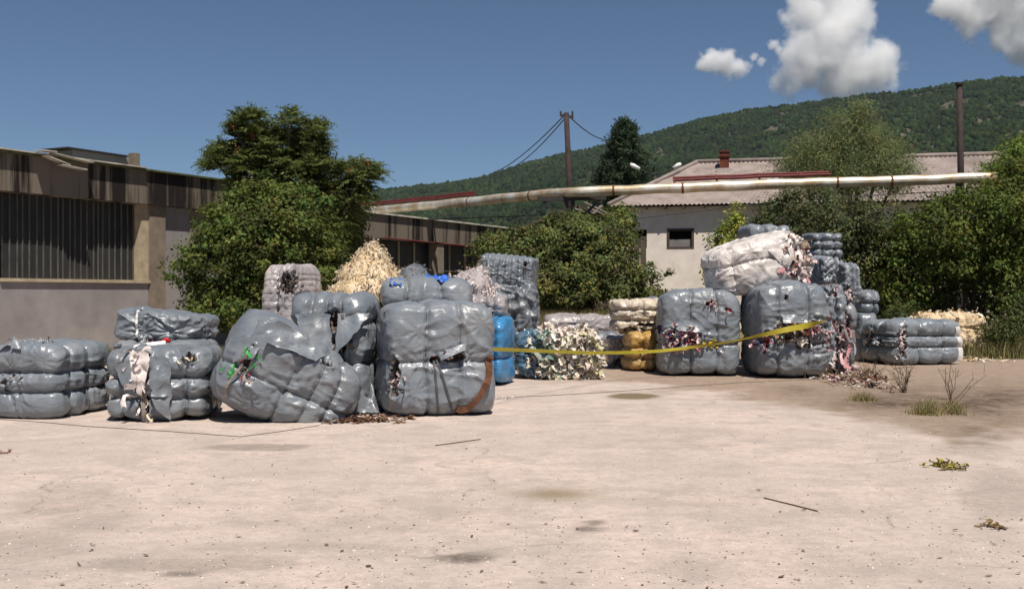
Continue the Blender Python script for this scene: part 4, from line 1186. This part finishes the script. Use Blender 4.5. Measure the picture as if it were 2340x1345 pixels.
# crumpled loose film on the ground beside it
def crumple(label, px0, px1, py0, py1, film, seed, h):
    rng = np.random.default_rng(seed); Y = gy(py1); n = 34; s = Y / FPX
    a, b_ = np.meshgrid(np.linspace(-1, 1, n), np.linspace(-1, 1, n), indexing='ij'); a, b_ = a.ravel(), b_.ravel()
    x = ((px0 + px1) / 2 - CX) * s + a * (px1 - px0) / 2 * s; y = Y + .25 + b_ * .30
    q = np.stack([x * 3, y * 3, x * 0 + seed], 1)
    z = h * np.clip(1 - a ** 2, 0, 1) * np.clip(1 - b_ ** 2, 0, 1) * (.5 + 1.2 * ridged(q, 3)) + .02 * ridged(q * 3, 5) + .012
    i = (np.arange(n - 1)[:, None] * n + np.arange(n - 1)[None]).ravel()
    V = np.stack([x + .05 * noise(q * 2, 7), y + .08 * noise(q * 2, 8), np.maximum(z, .006)], 1)
    tag(mk("film_scrap", V, np.stack([i, i + n, i + n + 1, i + 1], 1), M[film], origin=(x.mean(), Y, 0)), label, "plastic film")
crumple("crumpled grey film heaped on the ground between tipped bale and tall front bale", 765, 868, 850, 946, 'slate', 3, .33)

r, i = bale("tall front grey bale torn across the middle, strapped with rusty brown cloth", (855, 681, 1132, 949), b=1.45, yaw=12, gx=(-.30, .34), gz=(-.06,), puff=.055, groove=.05, wr=.026, seed=7, n=84, dome=.12, k=6, group=GL, straps=True,
            tears=(('front', .22, .02, .22, .085, EARTH + WHITES, 16, .11, .1), ('front', -.88, -.32, .09, .42, PINKS + DARKS, 26, .10, .6), ('front', -.14, -.02, .10, .06, DARKS, 4, .07, .2)))
flap(r, i, 'front', ((-.10, .10), (.42, .30), (.40, .16), (-.05, -.02)), (.02, .06, .12, .10), 'grey', seed=14, n=18, crump=.02)
band(r, face_line(i, 'front', ((.90, .06), (.86, -.3), (.72, -.62), (.50, -.90), (.30, -1.0)), .03), .085, M['brownstrap'], "brown_strap", .02)
band(r, face_line(i, 'front', ((-.16, -.02), (-.12, -.5), (-.08, -1.0)), .015), .028, M['strap'])
band(r, face_line(i, 'front', ((-.10, -.02), (.05, -.5), (.22, -1.0)), .015), .028, M['strap'])

# ---- left heap, behind
r, i = bale("glossy grey bale lying behind the tall front bale, blue scraps along its rear", (858, 628, 1092, 900), Y=16.3, b=1.2, yaw=3, gx=(-.45, .35), gz=(.58,), puff=.10, groove=.09, seed=8, n=56, group=GL, k=4)
r, i = bale("dusty film wrapped bale high on the left of the heap with a dark ragged hole", (598, 602, 745, 900), Y=17.3, b=1.1, yaw=-16, gx=(.0,), gz=(.92, .8, .68, .56, .44, .32), film='dusty', puff=.035, groove=.035, wr=.02, seed=9, n=60, group=GL,
            tears=(('front', .62, .76, .46, .20, DARKS, 90, .09, .1),), lean=-.05)
r, i = bale("grey quilted bale wedged below the dusty film bale", (640, 688, 760, 900), Y=16.5, b=.9, gx=(-.3, .35), gz=(.7,), seed=10, group=GL)

def heap(name, label, pk_, base_px, Y, mats, pal, cnt, size, seed, prof=1.0, depth=1.2, lump=.10, cat="heap", flat=.0, group=None):
    """mound of loose fibre standing on the ground: peak pixel, (left,right) pixel half-way, distance"""
    rng = np.random.default_rng(seed); nr_, na = 40, 72; s = Y / FPX
    pk3 = at(*pk_, Y); H = pk3[2]
    t, a = np.meshgrid(np.linspace(0, 1, nr_), np.arange(na) * 2 * PI / na, indexing='ij'); t, a = t.ravel(), a.ravel()
    rl = (pk_[0] - base_px[0]) * s; rr = (base_px[1] - pk_[0]) * s; zb = (CAM_H + (CY - base_px[2]) / FPX * Y)
    fr = 1 - zb / H                                   # fraction of the drop at which the given width holds
    side = np.where(np.cos(a) > 0, rr, rl)
    rad = np.where(t < fr, side * (t / fr) ** prof, side * (1 + .35 * (t - fr) / (1 - fr)))
    V = np.stack([pk3[0] + rad * np.cos(a), Y + depth * .5 + rad / np.maximum(side, .01) * depth * np.sin(a), H * (1 - t)], 1)
    q = V + seed * 3.3
    V[:, :2] += (lump * (fbm(q * 3.2, 5, 4) + .4 * noise(q * 11, 8)))[:, None] * np.stack([np.cos(a), np.sin(a)], 1) * np.clip(t * 6, 0, 1)[:, None]
    V[:, 2] += lump * .6 * fbm(q * 5, 9, 3) * (t < .98)
    V[:, 2] = np.maximum(V[:, 2], 0)
    i = (np.arange(nr_ - 1)[:, None] * na + np.arange(na)[None]); j = (np.arange(nr_ - 1)[:, None] * na + (np.arange(na)[None] + 1) % na)
    F = np.stack([i.ravel(), (i + na).ravel(), (j + na).ravel(), j.ravel()], 1)
    th = thing(name, (pk3[0], Y + depth * .5, 0), label, cat, group)
    mk("mound", V, F, mats, th)
    ok = np.where((t > .01) & (V[:, 2] > zb - .3) & (np.sin(a) < .5))[0]
    nn = unit(np.stack([np.cos(a), np.sin(a), .7 + 0 * a], 1))
    rags("fibre_tuft", V[ok], nn[ok] * .5, cnt, size, pal, rng, th, .5, wide=.16, spread=.03, curl=.5)
    return th
heap("fibre_heap", "tall cone of spilled cream fibre on top of the left heap", (845, 548), (748, 915, 660), 18.6, M['cream'], [(.68, .57, .43), (.62, .50, .34), (.70, .60, .47), (.58, .44, .27)], 1700, .095, 1, .85, 1.1, lump=.09)
heap("rag_heap", "small dark grey mound of rags right of the cream fibre cone", (943, 600), (905, 985, 642), 20.0, M['slate'], [(.20, .20, .22), (.28, .26, .26), (.12, .11, .12), (.36, .33, .30)], 260, .09, 2, .5, .7, lump=.06)
heap("rag_heap", "pinkish white rags sloping up beside the ribbed grey bale", (1098, 604), (1010, 1125, 648), 21.0, M['dusty'], PINKS[:3] + WHITES, 380, .10, 3, .9, .6)
for k, (px, py, Y, lb) in enumerate(((905, 640, 17.55, "small blue tarp scrap on the left of the lying grey bale"), (998, 632, 17.75, "blue tarp scrap behind the lying grey bale"), (968, 636, 17.65, "blue tarp corner showing between the rag mound and lying bale"))):
    c = at(px, py, Y); rng = np.random.default_rng(k + 50); w = (.10, .19, .11)[k]; n = 12
    a, b_ = np.meshgrid(np.linspace(-1, 1, n), np.linspace(-1, 1, n), indexing='ij'); a, b_ = a.ravel(), b_.ravel()
    V = np.stack([c[0] + a * w, c[1] + b_ * .12 + 0 * a, c[2] - .03 + .05 * b_ + .08 * noise(np.stack([a * 3, b_ * 2, a * 0 + k * 7], 1), 3)], 1)
    q = (np.arange(n - 1)[:, None] * n + np.arange(n - 1)[None]).ravel()
    tag(mk("tarp_scrap", V, np.stack([q, q + n, q + n + 1, q + 1], 1), M['tarp'], origin=c), lb, "tarp scrap")
th_, i = bale("crumpled dark grey bale carrying the ribbed bale, right end of the left heap", (1088, 640, 1236, 845), Y=23.0, b=1.2, gx=(.2,), gz=(), film='slate', wr=.06, fold=1.4, seed=12, n=52, group=GL, lump=.03)
zt = CAM_H + (CY - 657) / FPX * 23.2
bale("tall grey bale pressed into upright ribs, topmost on the left heap", (1096, 577, 1232, 668), Y=23.0, z0=zt, b=1.2, yaw=-8, roll=4, gx=(-.80, -.56, -.32, -.08, .16, .40, .64, .86), gz=(), puff=.05, groove=.05, seed=13, n=60, group=GL, k=7,
     tears=(('front', .72, .62, .07, .20, DARKS, 3, .06, .3),), minh=None)
_, i = bale("bright sky blue bale standing behind the tall front bale", (1050, 718, 1178, 880), Y=19.5, b=1.1, yaw=-10, gx=(.28, .60), gz=(-.25,), film='blue', seed=14, n=48, puff=.07, group=GL)
zt = i['W'][:, 2].max() - .05
bale("small dusty pink film bale lying on the sky blue bale", (1062, 672, 1160, 730), Y=19.7, z0=zt, b=.9, gx=(-.4, 0, .4), film='dusty', seed=15, n=40, puff=.05, group=GL, wr=.02)
_, i = bale("burst bale of pale rags with a green patch, still dark blue wrapped at one end", (1176, 752, 1366, 866), b=1.1, yaw=-4, gx=(-.72,), gz=(.35,), film='steelblue', core='cream', seed=16, n=52, group=GL, puff=.04, lump=.02,
     tears=(('front', .45, 0, 1.0, 2.4, PALES, 430, (.15, .62), .25), ('front', -.25, .45, .16, .45, GREENS, 60, (.17, .6), .4), ('front', -.20, -.5, .12, .5, GREENS[2:] + PALES[:1], 40, .15, .6), ('top', .45, 0, 1.15, 2.0, PALES[:3], 200, (.14, .6), .1), ('right', 0, 0, .9, .9, PALES, 60, .15, .5)))
bale("long low grey bale far back between both heaps", (1240, 713, 1418, 800), Y=32.5, b=1.4, gx=(-.1, .6), gz=(), film='dusty', wr=.05, seed=17, n=40, group=GL, name="plastic_bale")
bale("squat grey bale just right of the burst pale bale", (1325, 754, 1412, 806), Y=29.5, b=1.1, gx=(.3,), film='slate', seed=18, n=32, group=GL, wr=.03)

# ---- right stack
_, i = bale("ochre yellow bale carrying the cream bale left of the right stack", (1418, 752, 1504, 847), b=.95, yaw=4, gx=(-.05,), gz=(-.4, .2), film='ochre', seed=19, n=44, group=GR, puff=.05, wr=.03)
zt = i['W'][:, 2].max() - .04
bale("cream bale resting on the ochre yellow bale", (1391, 680, 1532, 774), Y=gy(847) - .05, z0=zt, b=1.1, gx=(-.45, .05, .55), gz=(-.35, .40), groove=.04, film='creamfilm', seed=20, n=48, group=GR, puff=.06, wr=.03, lump=.015,
     tears=(('front', -.4, -.85, .5, .12, DARKS, 14, .10, .5), ('front', .2, -.62, .4, .10, DARKS, 4, .08, .2)))
bale("grey torn bale half hidden behind the ochre bale", (1386, 762, 1440, 838), Y=25.0, b=.9, gx=(), gz=(.3,), film='dusty', seed=21, n=32, group=GR, wr=.04, tears=(('front', 0, -.7, .6, .25, DARKS, 14, .12, .4),))
heap("rag_heap", "small slate film lump behind the cream bale", (1492, 674), (1470, 1515, 690), 24.6, M['slate'], [(.2, .22, .25)], 14, .1, 6, .5, .4)

r, i = bale("grey upright bale with red and pink rags bursting from its middle", (1497, 656, 1692, 857), b=1.5, yaw=-3, gx=(-.28, .42), gz=(-.30,), puff=.06, groove=.07, wr=.026, seed=22, n=76, group=GR, dome=.20, k=6.5,
            tears=(('front', -.48, -.14, .46, .26, REDS, 170, (.16, .5), .3), ('front', .25, .68, .12, .09, PINKS + [(.08, .1, .22)], 20, .10, .5), ('front', .70, .58, .10, .04, REDS[:3], 6, .08, .2)))
rags("yellow_cloth", np.array([on_face(i, 'front', u, v, .03) for u in (.10, .16, .22, .28) for v in (-.22, -.27, -.32)]), np.tile([0, -1., .2], (12, 1)), 10, .11, [(.62, .42, .03), (.55, .40, .04)], np.random.default_rng(4), r, .3, wide=.6)
flap(r, i, 'front', ((-.95, .28), (-.1, .30), (.15, -.02), (-.6, .05)), (.02, .05, .12, .10), 'grey', seed=21, n=20, crump=.04)
r, i = bale("grey upright bale next to the red ragged one, torn open in a brown band", (1690, 638, 1892, 861), b=1.4, yaw=3, gx=(-.52, .38), gz=(-.18,), puff=.06, groove=.07, wr=.026, seed=23, n=76, group=GR, dome=.14, k=6,
            tears=(('front', .02, -.04, .52, .22, EARTH, 170, (.14, .42), .4), ('front', -.85, -.22, .16, .22, REDS, 36, .12, .5), ('front', .62, .05, .22, .14, PINKS, 30, .14, .6), ('right', -.5, -.2, .5, .7, PINKS, 60, .2, .9), ('front', -.28, .70, .05, .05, DARKS, 2, .04, 0)))
r2 = i
flap(r, i, 'front', ((-.45, .34), (.35, .36), (.30, .14), (-.42, .16)), (.02, .02, .10, .12), 'grey', seed=31, n=16, crump=.03)
zR = CAM_H + (CY - 661) / FPX * 22.3
r, i = bale("dirty white film bale lying tilted atop two upright bales, rags spilling from one end", (1600, 530, 1848, 672), Y=21.5, z0=zR - .12, b=1.3, yaw=10, roll=-11, gx=(-.75,), gz=(.28,), film='white', puff=.05, groove=.05, wr=.035, seed=24, n=68, group=GR, k=3.6, taper=-.10,
            tears=(('front', .70, .0, .30, .75, PINKS + EARTH[:2] + WHITES + [(.5, .10, .08)], 130, (.17, .45), .4), ('right', -.3, .1, .7, .8, PINKS + WHITES, 90, .15, .3)), sink=.10)
flap(r, i, 'front', ((.05, .55), (.72, .78), (.50, .10), (.38, -.25)), (.02, .05, .18, .06), 'white', seed=41, n=18, crump=.03)
# bales behind, in two or three storeys
_, i = bale("ragged grey bale at the right corner behind the brown torn bale, pink strips hanging", (1838, 648, 1930, 852), Y=22.9, b=1.0, yaw=8, gx=(.1,), gz=(.2,), seed=25, n=48, group=GR, wr=.05, fold=1.3, tears=(('front', .55, -.35, .35, .5, PINKS, 70, (.24, .22), 1.0), ('front', -.2, .92, .5, .1, PINKS, 16, .14, .2)))
z25 = i['W'][:, 2].max() - .06
bale("slate grey bale above the ragged corner bale", (1836, 582, 1914, 658), Y=23.1, z0=z25, b=1.0, yaw=8, gx=(.55,), seed=26, n=40, group=GR, wr=.045, film='grey', fold=1.3)
_, i = bale("upright grey bale in the second storey supporting the rear row", (1700, 610, 1850, 840), Y=24.2, b=1.3, gx=(0,), gz=(.3,), seed=27, n=32, group=GR)
z27 = i['W'][:, 2].max() - .05
bale("topmost grey bale peeking over the white film bale", (1684, 511, 1808, 610), Y=24.3, z0=z27, b=1.2, gx=(-.4, .48), gz=(.5,), seed=28, n=44, group=GR, puff=.07)
_, i = bale("grey bale carrying the top right bale, wedged behind the stack", (1855, 590, 1935, 830), Y=25.0, b=1.2, gx=(0,), gz=(.3,), seed=29, n=32, group=GR)
z29 = i['W'][:, 2].max() - .05
bale("puffy grey bale at the top right corner of the stack", (1828, 529, 1926, 608), Y=25.0, z0=z29, b=1.1, gx=(-.55, .45), gz=(-.25, .5), seed=30, n=44, group=GR, puff=.07)
_, i = bale("dark torn bale at ground level with pale rags between the corner bales", (1890, 690, 1952, 838), Y=24.2, b=1.0, gx=(), gz=(.2,), seed=31, n=40, group=GR, film='slate', tears=(('front', -.3, .1, .5, .7, PINKS + DARKS, 50, .16, .9),))
z31 = i['W'][:, 2].max() - .05
bale("grey bale with a ribbed top stepping down the right side of the stack", (1892, 598, 1958, 702), Y=24.0, z0=z31, b=1.0, yaw=10, gx=(-.1, .5), seed=32, n=44, group=GR, puff=.05, tears=(('front', -.5, -.45, .35, .35, PINKS + WHITES, 20, .12, .6),))
_, i = bale("lower of two puffy grey bales right of the stack before the trees", (1932, 712, 2006, 826), Y=26.2, b=1.1, gx=(), gz=(-.1,), seed=33, n=40, group=GR)
z33 = i['W'][:, 2].max() - .05
bale("upper of two puffy grey bales right of the stack before the trees", (1938, 659, 2010, 722), Y=26.2, z0=z33, b=1.1, gx=(.3,), gz=(-.1,), seed=34, n=40, group=GR, k=3.2)
r, i = bale("grey tiered bale alone at the right with a shredded left side", (1968, 724, 2196, 834), b=1.35, yaw=13, gx=(-.30, .48), gyv=(-.1,), gz=(-.28, .36), puff=.07, groove=.07, seed=35, n=64, group=GR,
            tears=(('front', -.86, .0, .11, .85, PINKS + WHITES, 44, .12, .6), ('left', .35, .2, .15, .45, EARTH, 10, .10, .5), ('left', -.3, -.05, .35, .25, [(.3, .33, .38), (.4, .43, .46)], 22, .12, .4)))
band(r, face_line(i, 'front', ((.86, .75), (.93, .2), (.99, -.4), (1.0, -.95)), .03), .10, M['whitestrap'], "white_cloth_edge")
_, i = bale("cream dirty bale lying at the foot of the dark trees", (2086, 711, 2254, 812), Y=29.0, b=1.5, yaw=-8, gx=(-.5, -.1, .3, .65), gz=(.40,), film='cream', seed=36, n=52, group=GR, lump=.035, puff=.06, ragsurf=(CREAMS, 260, .10, .2, lambda p: (p[:, 2] > .2)))

# ------------------------------------------------------------------ barrier tape
tp = [(1122, 797, 14.9, 0, .055), (1200, 800, 16.5, 5, .055), (1350, 806, 19.0, 0, .058), (1440, 805, 20.4, 0, .060), (1500, 802, 20.9, -8, .060), (1560, 796, 21.0, -10, .06), (1640, 785, 20.8, 40, .055),
      (1690, 776, 20.5, 55, .055), (1740, 765, 20.25, 20, .075), (1800, 752, 20.2, -20, .11), (1850, 742, 20.3, 10, .11), (1886, 733, 20.6, 60, .09)]
tp = np.array(tp, float)
fy = [on_face(r2, 'front', u, .0)[1] for u in (-.6, 0, .6, .88)]
tp[-4:, 2] = np.array(fy) - np.array([.24, .24, .24, .10])
t = np.linspace(0, len(tp) - 1, 140); ti = np.arange(len(tp))
q = np.stack([np.interp(t, ti, tp[:, c]) for c in range(5)], 1)
ctr = np.stack([(q[:, 0] - CX) / FPX * q[:, 2], q[:, 2], CAM_H - (q[:, 1] - CY) / FPX * q[:, 2]], 1)
tw = np.radians(q[:, 3]); T = unit(np.gradient(ctr, axis=0)); hz_ = unit(np.cross(T, np.array([0, 0, 1.])))
up = np.cos(tw)[:, None] * np.array([0, 0, 1.]) + np.sin(tw)[:, None] * hz_
rip = .006 * noise(ctr * 9, 3)[:, None] * hz_
V = np.concatenate([ctr - up * q[:, 4:5] / 2, ctr + rip * 1.5, ctr + up * q[:, 4:5] / 2 - rip]); k = len(ctr); a = np.arange(k - 1)
F = np.concatenate([np.stack([a, a + 1, a + 1 + k, a + k], 1), np.stack([a + k, a + 1 + k, a + 1 + 2 * k, a + 2 * k], 1)])
tag(mk("barrier_tape", V, F, M['tape'], origin=ctr[70]), "yellow barrier tape stretched from the tall front bale across to the right stack", "barrier tape")

# ------------------------------------------------------------------ small things on the ground
def cord(pts, rad, label, m='cord', name="cord", cat="cord"):
    P = np.array([gnd(*p) for p in pts]); t = np.linspace(0, len(P) - 1, len(P) * 8); P = np.stack([np.interp(t, np.arange(len(P)), P[:, c]) for c in range(3)], 1)
    P[:, 1] += .03 * noise(P * 2.5, 4); P[:, 2] = rad * .9
    mm = MB(); mm.tube(P, rad, 6); o = mm.build(name, M[m], None, smooth=True, origin=P[len(P) // 2]); tag(o, label, cat)
cord([(-30, 957), (60, 962), (200, 974), (330, 982), (450, 990), (550, 998), (640, 986), (730, 972)], .0045, "thin dark cord lying along the ground before the left bales")
cord([(1110, 910), (1250, 904), (1400, 895), (1550, 884), (1690, 874), (1870, 866)], .005, "thin dark line of cord running across the yard toward the torn bales")
cord([(995, 1018), (1040, 1012), (1098, 1004)], .006, "short dark stick on bare concrete before the tall front bale", 'twig', "stick", "stick")
cord([(1746, 1138), (1800, 1151), (1868, 1168)], .0055, "thin straight dark stick on the concrete foreground, right", 'twig', "stick", "stick")
def litter(name, label, px, py, rx, ry, n, size, pal, seed, cat, hang=0, m=None, flat=.55, kind=None):
    rng = np.random.default_rng(seed); s = gy(py) / FPX; c = gnd(px, py); dyy = ry * s * gy(py) / CAM_H
    P = c + np.stack([rng.normal(size=60) * rx * s * .55, rng.normal(size=60) * dyy * .5, np.abs(rng.normal(size=60)) * size * .12 + size * .12], 1)
    o = rags(name, P, np.tile([0, 0, 1.], (60, 1)), n, size, pal, rng, None, hang, spread=.01, material=m)
    me = o.data; co = np.zeros(len(me.vertices) * 3, np.float32); me.vertices.foreach_get("co", co); co = co.reshape(-1, 3)
    co[:, 2] = np.where(co[:, 2] < .012, .006 + .006 * (np.arange(len(co)) % 3), co[:, 2]); co -= c; co[:, 2] = .004 + (co[:, 2] - .004) * flat
    me.vertices.foreach_set("co", co.ravel()); o.location = c; me.update()
    return tag(o, label, cat, kind=kind)
YL = [(.42, .36, .06), (.30, .26, .05), (.16, .11, .05), (.36, .27, .10)]; BR = [(.22, .11, .06), (.16, .08, .05), (.28, .17, .11), (.12, .07, .05)]
litter("leaf_scrap", "yellow green wilted plant scrap on the concrete, right foreground", 2158, 1066, 42, 9, 60, .09, YL, 1, "leaf litter")
litter("leaf_scrap", "small brown wilted plant scrap near the lower right corner", 2270, 1206, 18, 6, 18, .06, [(.22, .15, .06), (.16, .10, .05), (.30, .22, .08)], 2, "leaf litter")
litter("dead_leaf", "brown dead leaf at the left edge of the concrete", 8, 1037, 10, 4, 5, .07, BR, 3, "leaf")
litter("cloth_scrap", "flattened rusty brown cloth strip before the tipped bale", 815, 960, 95, 7, 150, .15, BR + [(.24, .13, .09)], 4, "cloth", flat=.3)
litter("cloth_scrap", "white cloth bits lying on the rusty brown strip", 840, 956, 40, 3, 12, .08, WHITES, 5, "cloth", flat=.3)
litter("cloth_scrap", "white rag on the ground right of the tall front bale", 1140, 911, 25, 3, 12, .10, WHITES, 6, "cloth", flat=.3)
litter("cloth_scrap", "round pale wad right of the burst pale bale", 1369, 855, 8, 4, 14, .10, WHITES + EARTH[:2], 7, "cloth")
litter("cloth_scrap", "pinkish shreds at the foot of the brown torn bale", 1900, 840, 30, 12, 60, .16, PINKS[:3] + WHITES, 8, "cloth")
litter("cloth_scrap", "cream fibre spilled on the ground under the cream bale by the trees", 2215, 824, 60, 5, 60, .18, CREAMS, 9, "fibre")
litter("cloth_scrap", "beige film and shreds under the ochre bale", 1408, 838, 28, 6, 30, .16, WHITES + DARKS[:3], 10, "cloth")
litter("debris_heap", "low heap of brown twigs and rags spread right of the torn bale", 1955, 862, 75, 18, 190, .16, BR + EARTH + PINKS[:2], 11, "debris", kind="stuff")
litter("debris_heap", "pale rubble and shreds at the debris heap's left end", 1905, 868, 38, 14, 90, .13, EARTH[:2] + PINKS + [(.5, .42, .34)], 12, "debris", kind="stuff")
litter("debris_heap", "trail of pale crumbs leading toward the grass tufts", 1985, 884, 60, 10, 50, .10, PINKS[:3] + EARTH[:2] + BR, 13, "debris", kind="stuff")
m = MB(); rng = np.random.default_rng(9)
for k in range(60):
    c = gnd(1965 + rng.normal() * 50, 866 + rng.normal() * 9); d = np.array([rng.normal(), rng.normal(), .15 + .25 * rng.random()]); d = unit(d) * rng.uniform(.2, .6)
    m.tube([c + Z * .02, c + d * .5 + Z * .05, c + d + Z * .03], [.007, .006, .003], 4)
tag(m.build("twig_pile", M['twig'], None, origin=gnd(1965, 866)), "dry brown twigs piled among debris before the grey tiered bale", "twigs", kind="stuff")
litter("dark_rag", "flat black rag beside the debris trail", 2000, 886, 16, 2, 8, .12, [(.03, .025, .02)], 14, "cloth")

# pebbles and grit
rng = np.random.default_rng(33); n = 5200
py = 745 + (1345 - 745) * rng.random(n) ** .8; px = rng.uniform(-40, 2380, n); Y = CAM_H * FPX / (py - CY)
P = np.stack([(px - CX) / FPX * Y, Y, Y * 0], 1); P = P[(P[:, 1] < 30)]; n = len(P)
rad = .0035 + .006 * rng.random(n) ** 3; big = rng.random(n) < .008; rad[big] *= 1.8
cc = np.array([.52, .46, .41])[None] * rng.uniform(.3, 1.4, (n, 1)); dk = rng.random(n) < .06; cc[dk] = np.array([.10, .075, .055]) * rng.uniform(.6, 1.6, (dk.sum(), 1))
P[:, 2] = rad * .3
V, F, C = lumps(P, rad, rng, np.clip(cc, .02, .85), .6)
tag(mk("gravel", V, F, M['stone'], col=C, smooth=False), "scattered grit and crumbs over the concrete yard", "gravel", kind="stuff")
n = 90; py = 960 + 385 * rng.random(n); px = rng.uniform(0, 2340, n); Y = CAM_H * FPX / (py - CY)
P = np.stack([(px - CX) / FPX * Y, Y, Y * 0 + .006], 1)
Vq, Fq = leaf_quads(P, np.array([[0, 0, 1.]]) + rng.normal(size=(n, 3)) * .25, rng.uniform(.02, .07, n), rng.uniform(.012, .03, n), rng)
Vq[:, 2] = np.maximum(Vq[:, 2], .004) + .004
tag(mk("leaf_litter", Vq, Fq, M['stone'], col=np.repeat(np.array([.11, .07, .045])[None] * rng.uniform(.5, 1.8, (n, 1)), 4, 0), smooth=False), "tiny dead leaves and chips strewn over the concrete", "leaf litter", kind="stuff")

# ------------------------------------------------------------------ clouds (real volumes far beyond the hill)
def vapour(blobs, seed, rough, feat, dens):
    """soft vapour: density from the distance to the lobes, eroded by noise"""
    cm = bpy.data.materials.new("cloud_vapour"); cm.use_nodes = True
    N = cm.node_tree.nodes; L = cm.node_tree.links; N.remove(N["Principled BSDF"])
    pv = N.new("ShaderNodeVolumePrincipled"); pv.inputs["Color"].default_value = (1, 1, 1, 1); pv.inputs["Anisotropy"].default_value = -.35
    tc = N.new("ShaderNodeTexCoord"); cur = None
    def math_(op, a, b):
        q = N.new("ShaderNodeMath"); q.operation = op
        for k, v in enumerate((a, b)):
            if isinstance(v, (int, float)): q.inputs[k].default_value = v
            else: L.new(v, q.inputs[k])
        return q.outputs[0]
    for (c, r) in blobs:
        d = N.new("ShaderNodeVectorMath"); d.operation = 'DISTANCE'; d.inputs[1].default_value = tuple(c)
        L.new(tc.outputs["Object"], d.inputs[0])
        f = math_('SUBTRACT', 1.0, math_('DIVIDE', d.outputs["Value"], float(r)))
        cur = f if cur is None else math_('MAXIMUM', cur, f)
    nz = N.new("ShaderNodeTexNoise"); nz.noise_dimensions = '4D'; nz.inputs["W"].default_value = seed * 3.7
    nz.inputs["Scale"].default_value = 1.0 / feat; nz.inputs["Detail"].default_value = 6; nz.inputs["Roughness"].default_value = .62
    L.new(tc.outputs["Object"], nz.inputs["Vector"])
    e = math_('ADD', cur, math_('MULTIPLY', math_('SUBTRACT', nz.outputs["Fac"], .5), rough))
    mr = N.new("ShaderNodeMapRange"); mr.inputs[1].default_value = -.02; mr.inputs[2].default_value = .5; mr.inputs[3].default_value = 0; mr.inputs[4].default_value = dens
    L.new(e, mr.inputs[0]); L.new(mr.outputs[0], pv.inputs["Density"]); L.new(pv.outputs[0], N["Material Output"].inputs["Volume"])
    return cm
def icosphere(sub):
    import bmesh
    bm = bmesh.new(); bmesh.ops.create_icosphere(bm, subdivisions=sub, radius=1)
    V = np.array([v.co[:] for v in bm.verts]); F = np.array([[v.index for v in f.verts] for f in bm.faces]); bm.free(); return V, F
IV, IF = icosphere(4)
def cloud(label, centre, blobs, Yc, seed, rough, feat=62, dens=.024, depth=.8):
    c = at(*centre, Yc); s = Yc / FPX; rr = np.full(len(IV), 4 * s); lob = []
    for (px, py, rp) in blobs:
        bc = np.array([(px - centre[0]) * s, 0, -(py - centre[1]) * s]) + np.array([0, depth * rp * s * .3 * math.sin(px), 0]); rb = rp * s * 1.12; lob.append((bc, rb)); rb *= 1.35
        tca = IV @ bc; d2 = (bc @ bc) - tca ** 2; hit = d2 < rb * rb
        far = tca + np.sqrt(np.clip(rb * rb - d2, 0, None)); rr = np.where(hit & (far > 0), np.maximum(rr, far), rr)
    q = IV * rr[:, None]
    nf = fbm(q / (38 * s) + seed, 3, 5); rr = rr * (1 + .06 * nf)
    o = mk("cloud", IV * np.maximum(rr, s)[:, None] + c, IF, vapour(lob, seed, 4.2 * rough, feat * s, dens), origin=c); tag(o, label, "cloud")
cloud("big towering white cloud above the hill, right of centre", (1895, 110), ((1845, 30, 52), (1905, 0, 75), (1945, 40, 52), (1955, -5, 40), (1890, 105, 66), (1925, 140, 74), (1985, 150, 58), (1850, 145, 58), (1808, 172, 40), (1840, 95, 42), (2012, 158, 42), (1955, 95, 45), (1785, 186, 24)), 4200, 1, .75)
cloud("small flat white cloud left of the towering cloud", (1650, 148), ((1625, 140, 26), (1655, 148, 28), (1690, 155, 22), (1610, 148, 18)), 4200, 2, .7, 34, .04)
cloud("tiny wisp of cloud beside the towering cloud", (1768, 106), ((1766, 104, 13), (1776, 114, 10)), 4200, 3, .7, 18, .04)
cloud("faint scrap of cloud between the small and towering clouds", (1728, 134), ((1724, 130, 11), (1738, 140, 10)), 4200, 5, .8, 16, .03)
cloud("ragged bright cloud in the top right corner", (2260, 10), ((2190, 10, 45), (2240, -10, 70), (2300, 20, 65), (2340, 0, 80), (2290, 60, 40), (2342, 105, 38), (2165, 12, 34), (2230, 50, 45), (2330, 70, 38)), 4200, 4, .95, 70, .03)

# ------------------------------------------------------------------ haze
hm = bpy.data.materials.new("haze_air"); hm.use_nodes = True
hn = hm.node_tree.nodes; hn.remove(hn["Principled BSDF"])
pv = hn.new("ShaderNodeVolumePrincipled"); pv.inputs["Color"].default_value = (.62, .80, 1, 1); pv.inputs["Density"].default_value = .00003
hm.node_tree.links.new(pv.outputs[0], hn["Material Output"].inputs["Volume"])
m = MB(); m.abox(-3300, 3300, -900, 3300, -1.2, 620)
hz = m.build("haze", hm); tag(hz, "thin summer haze in the air over the valley", "haze", kind="stuff")
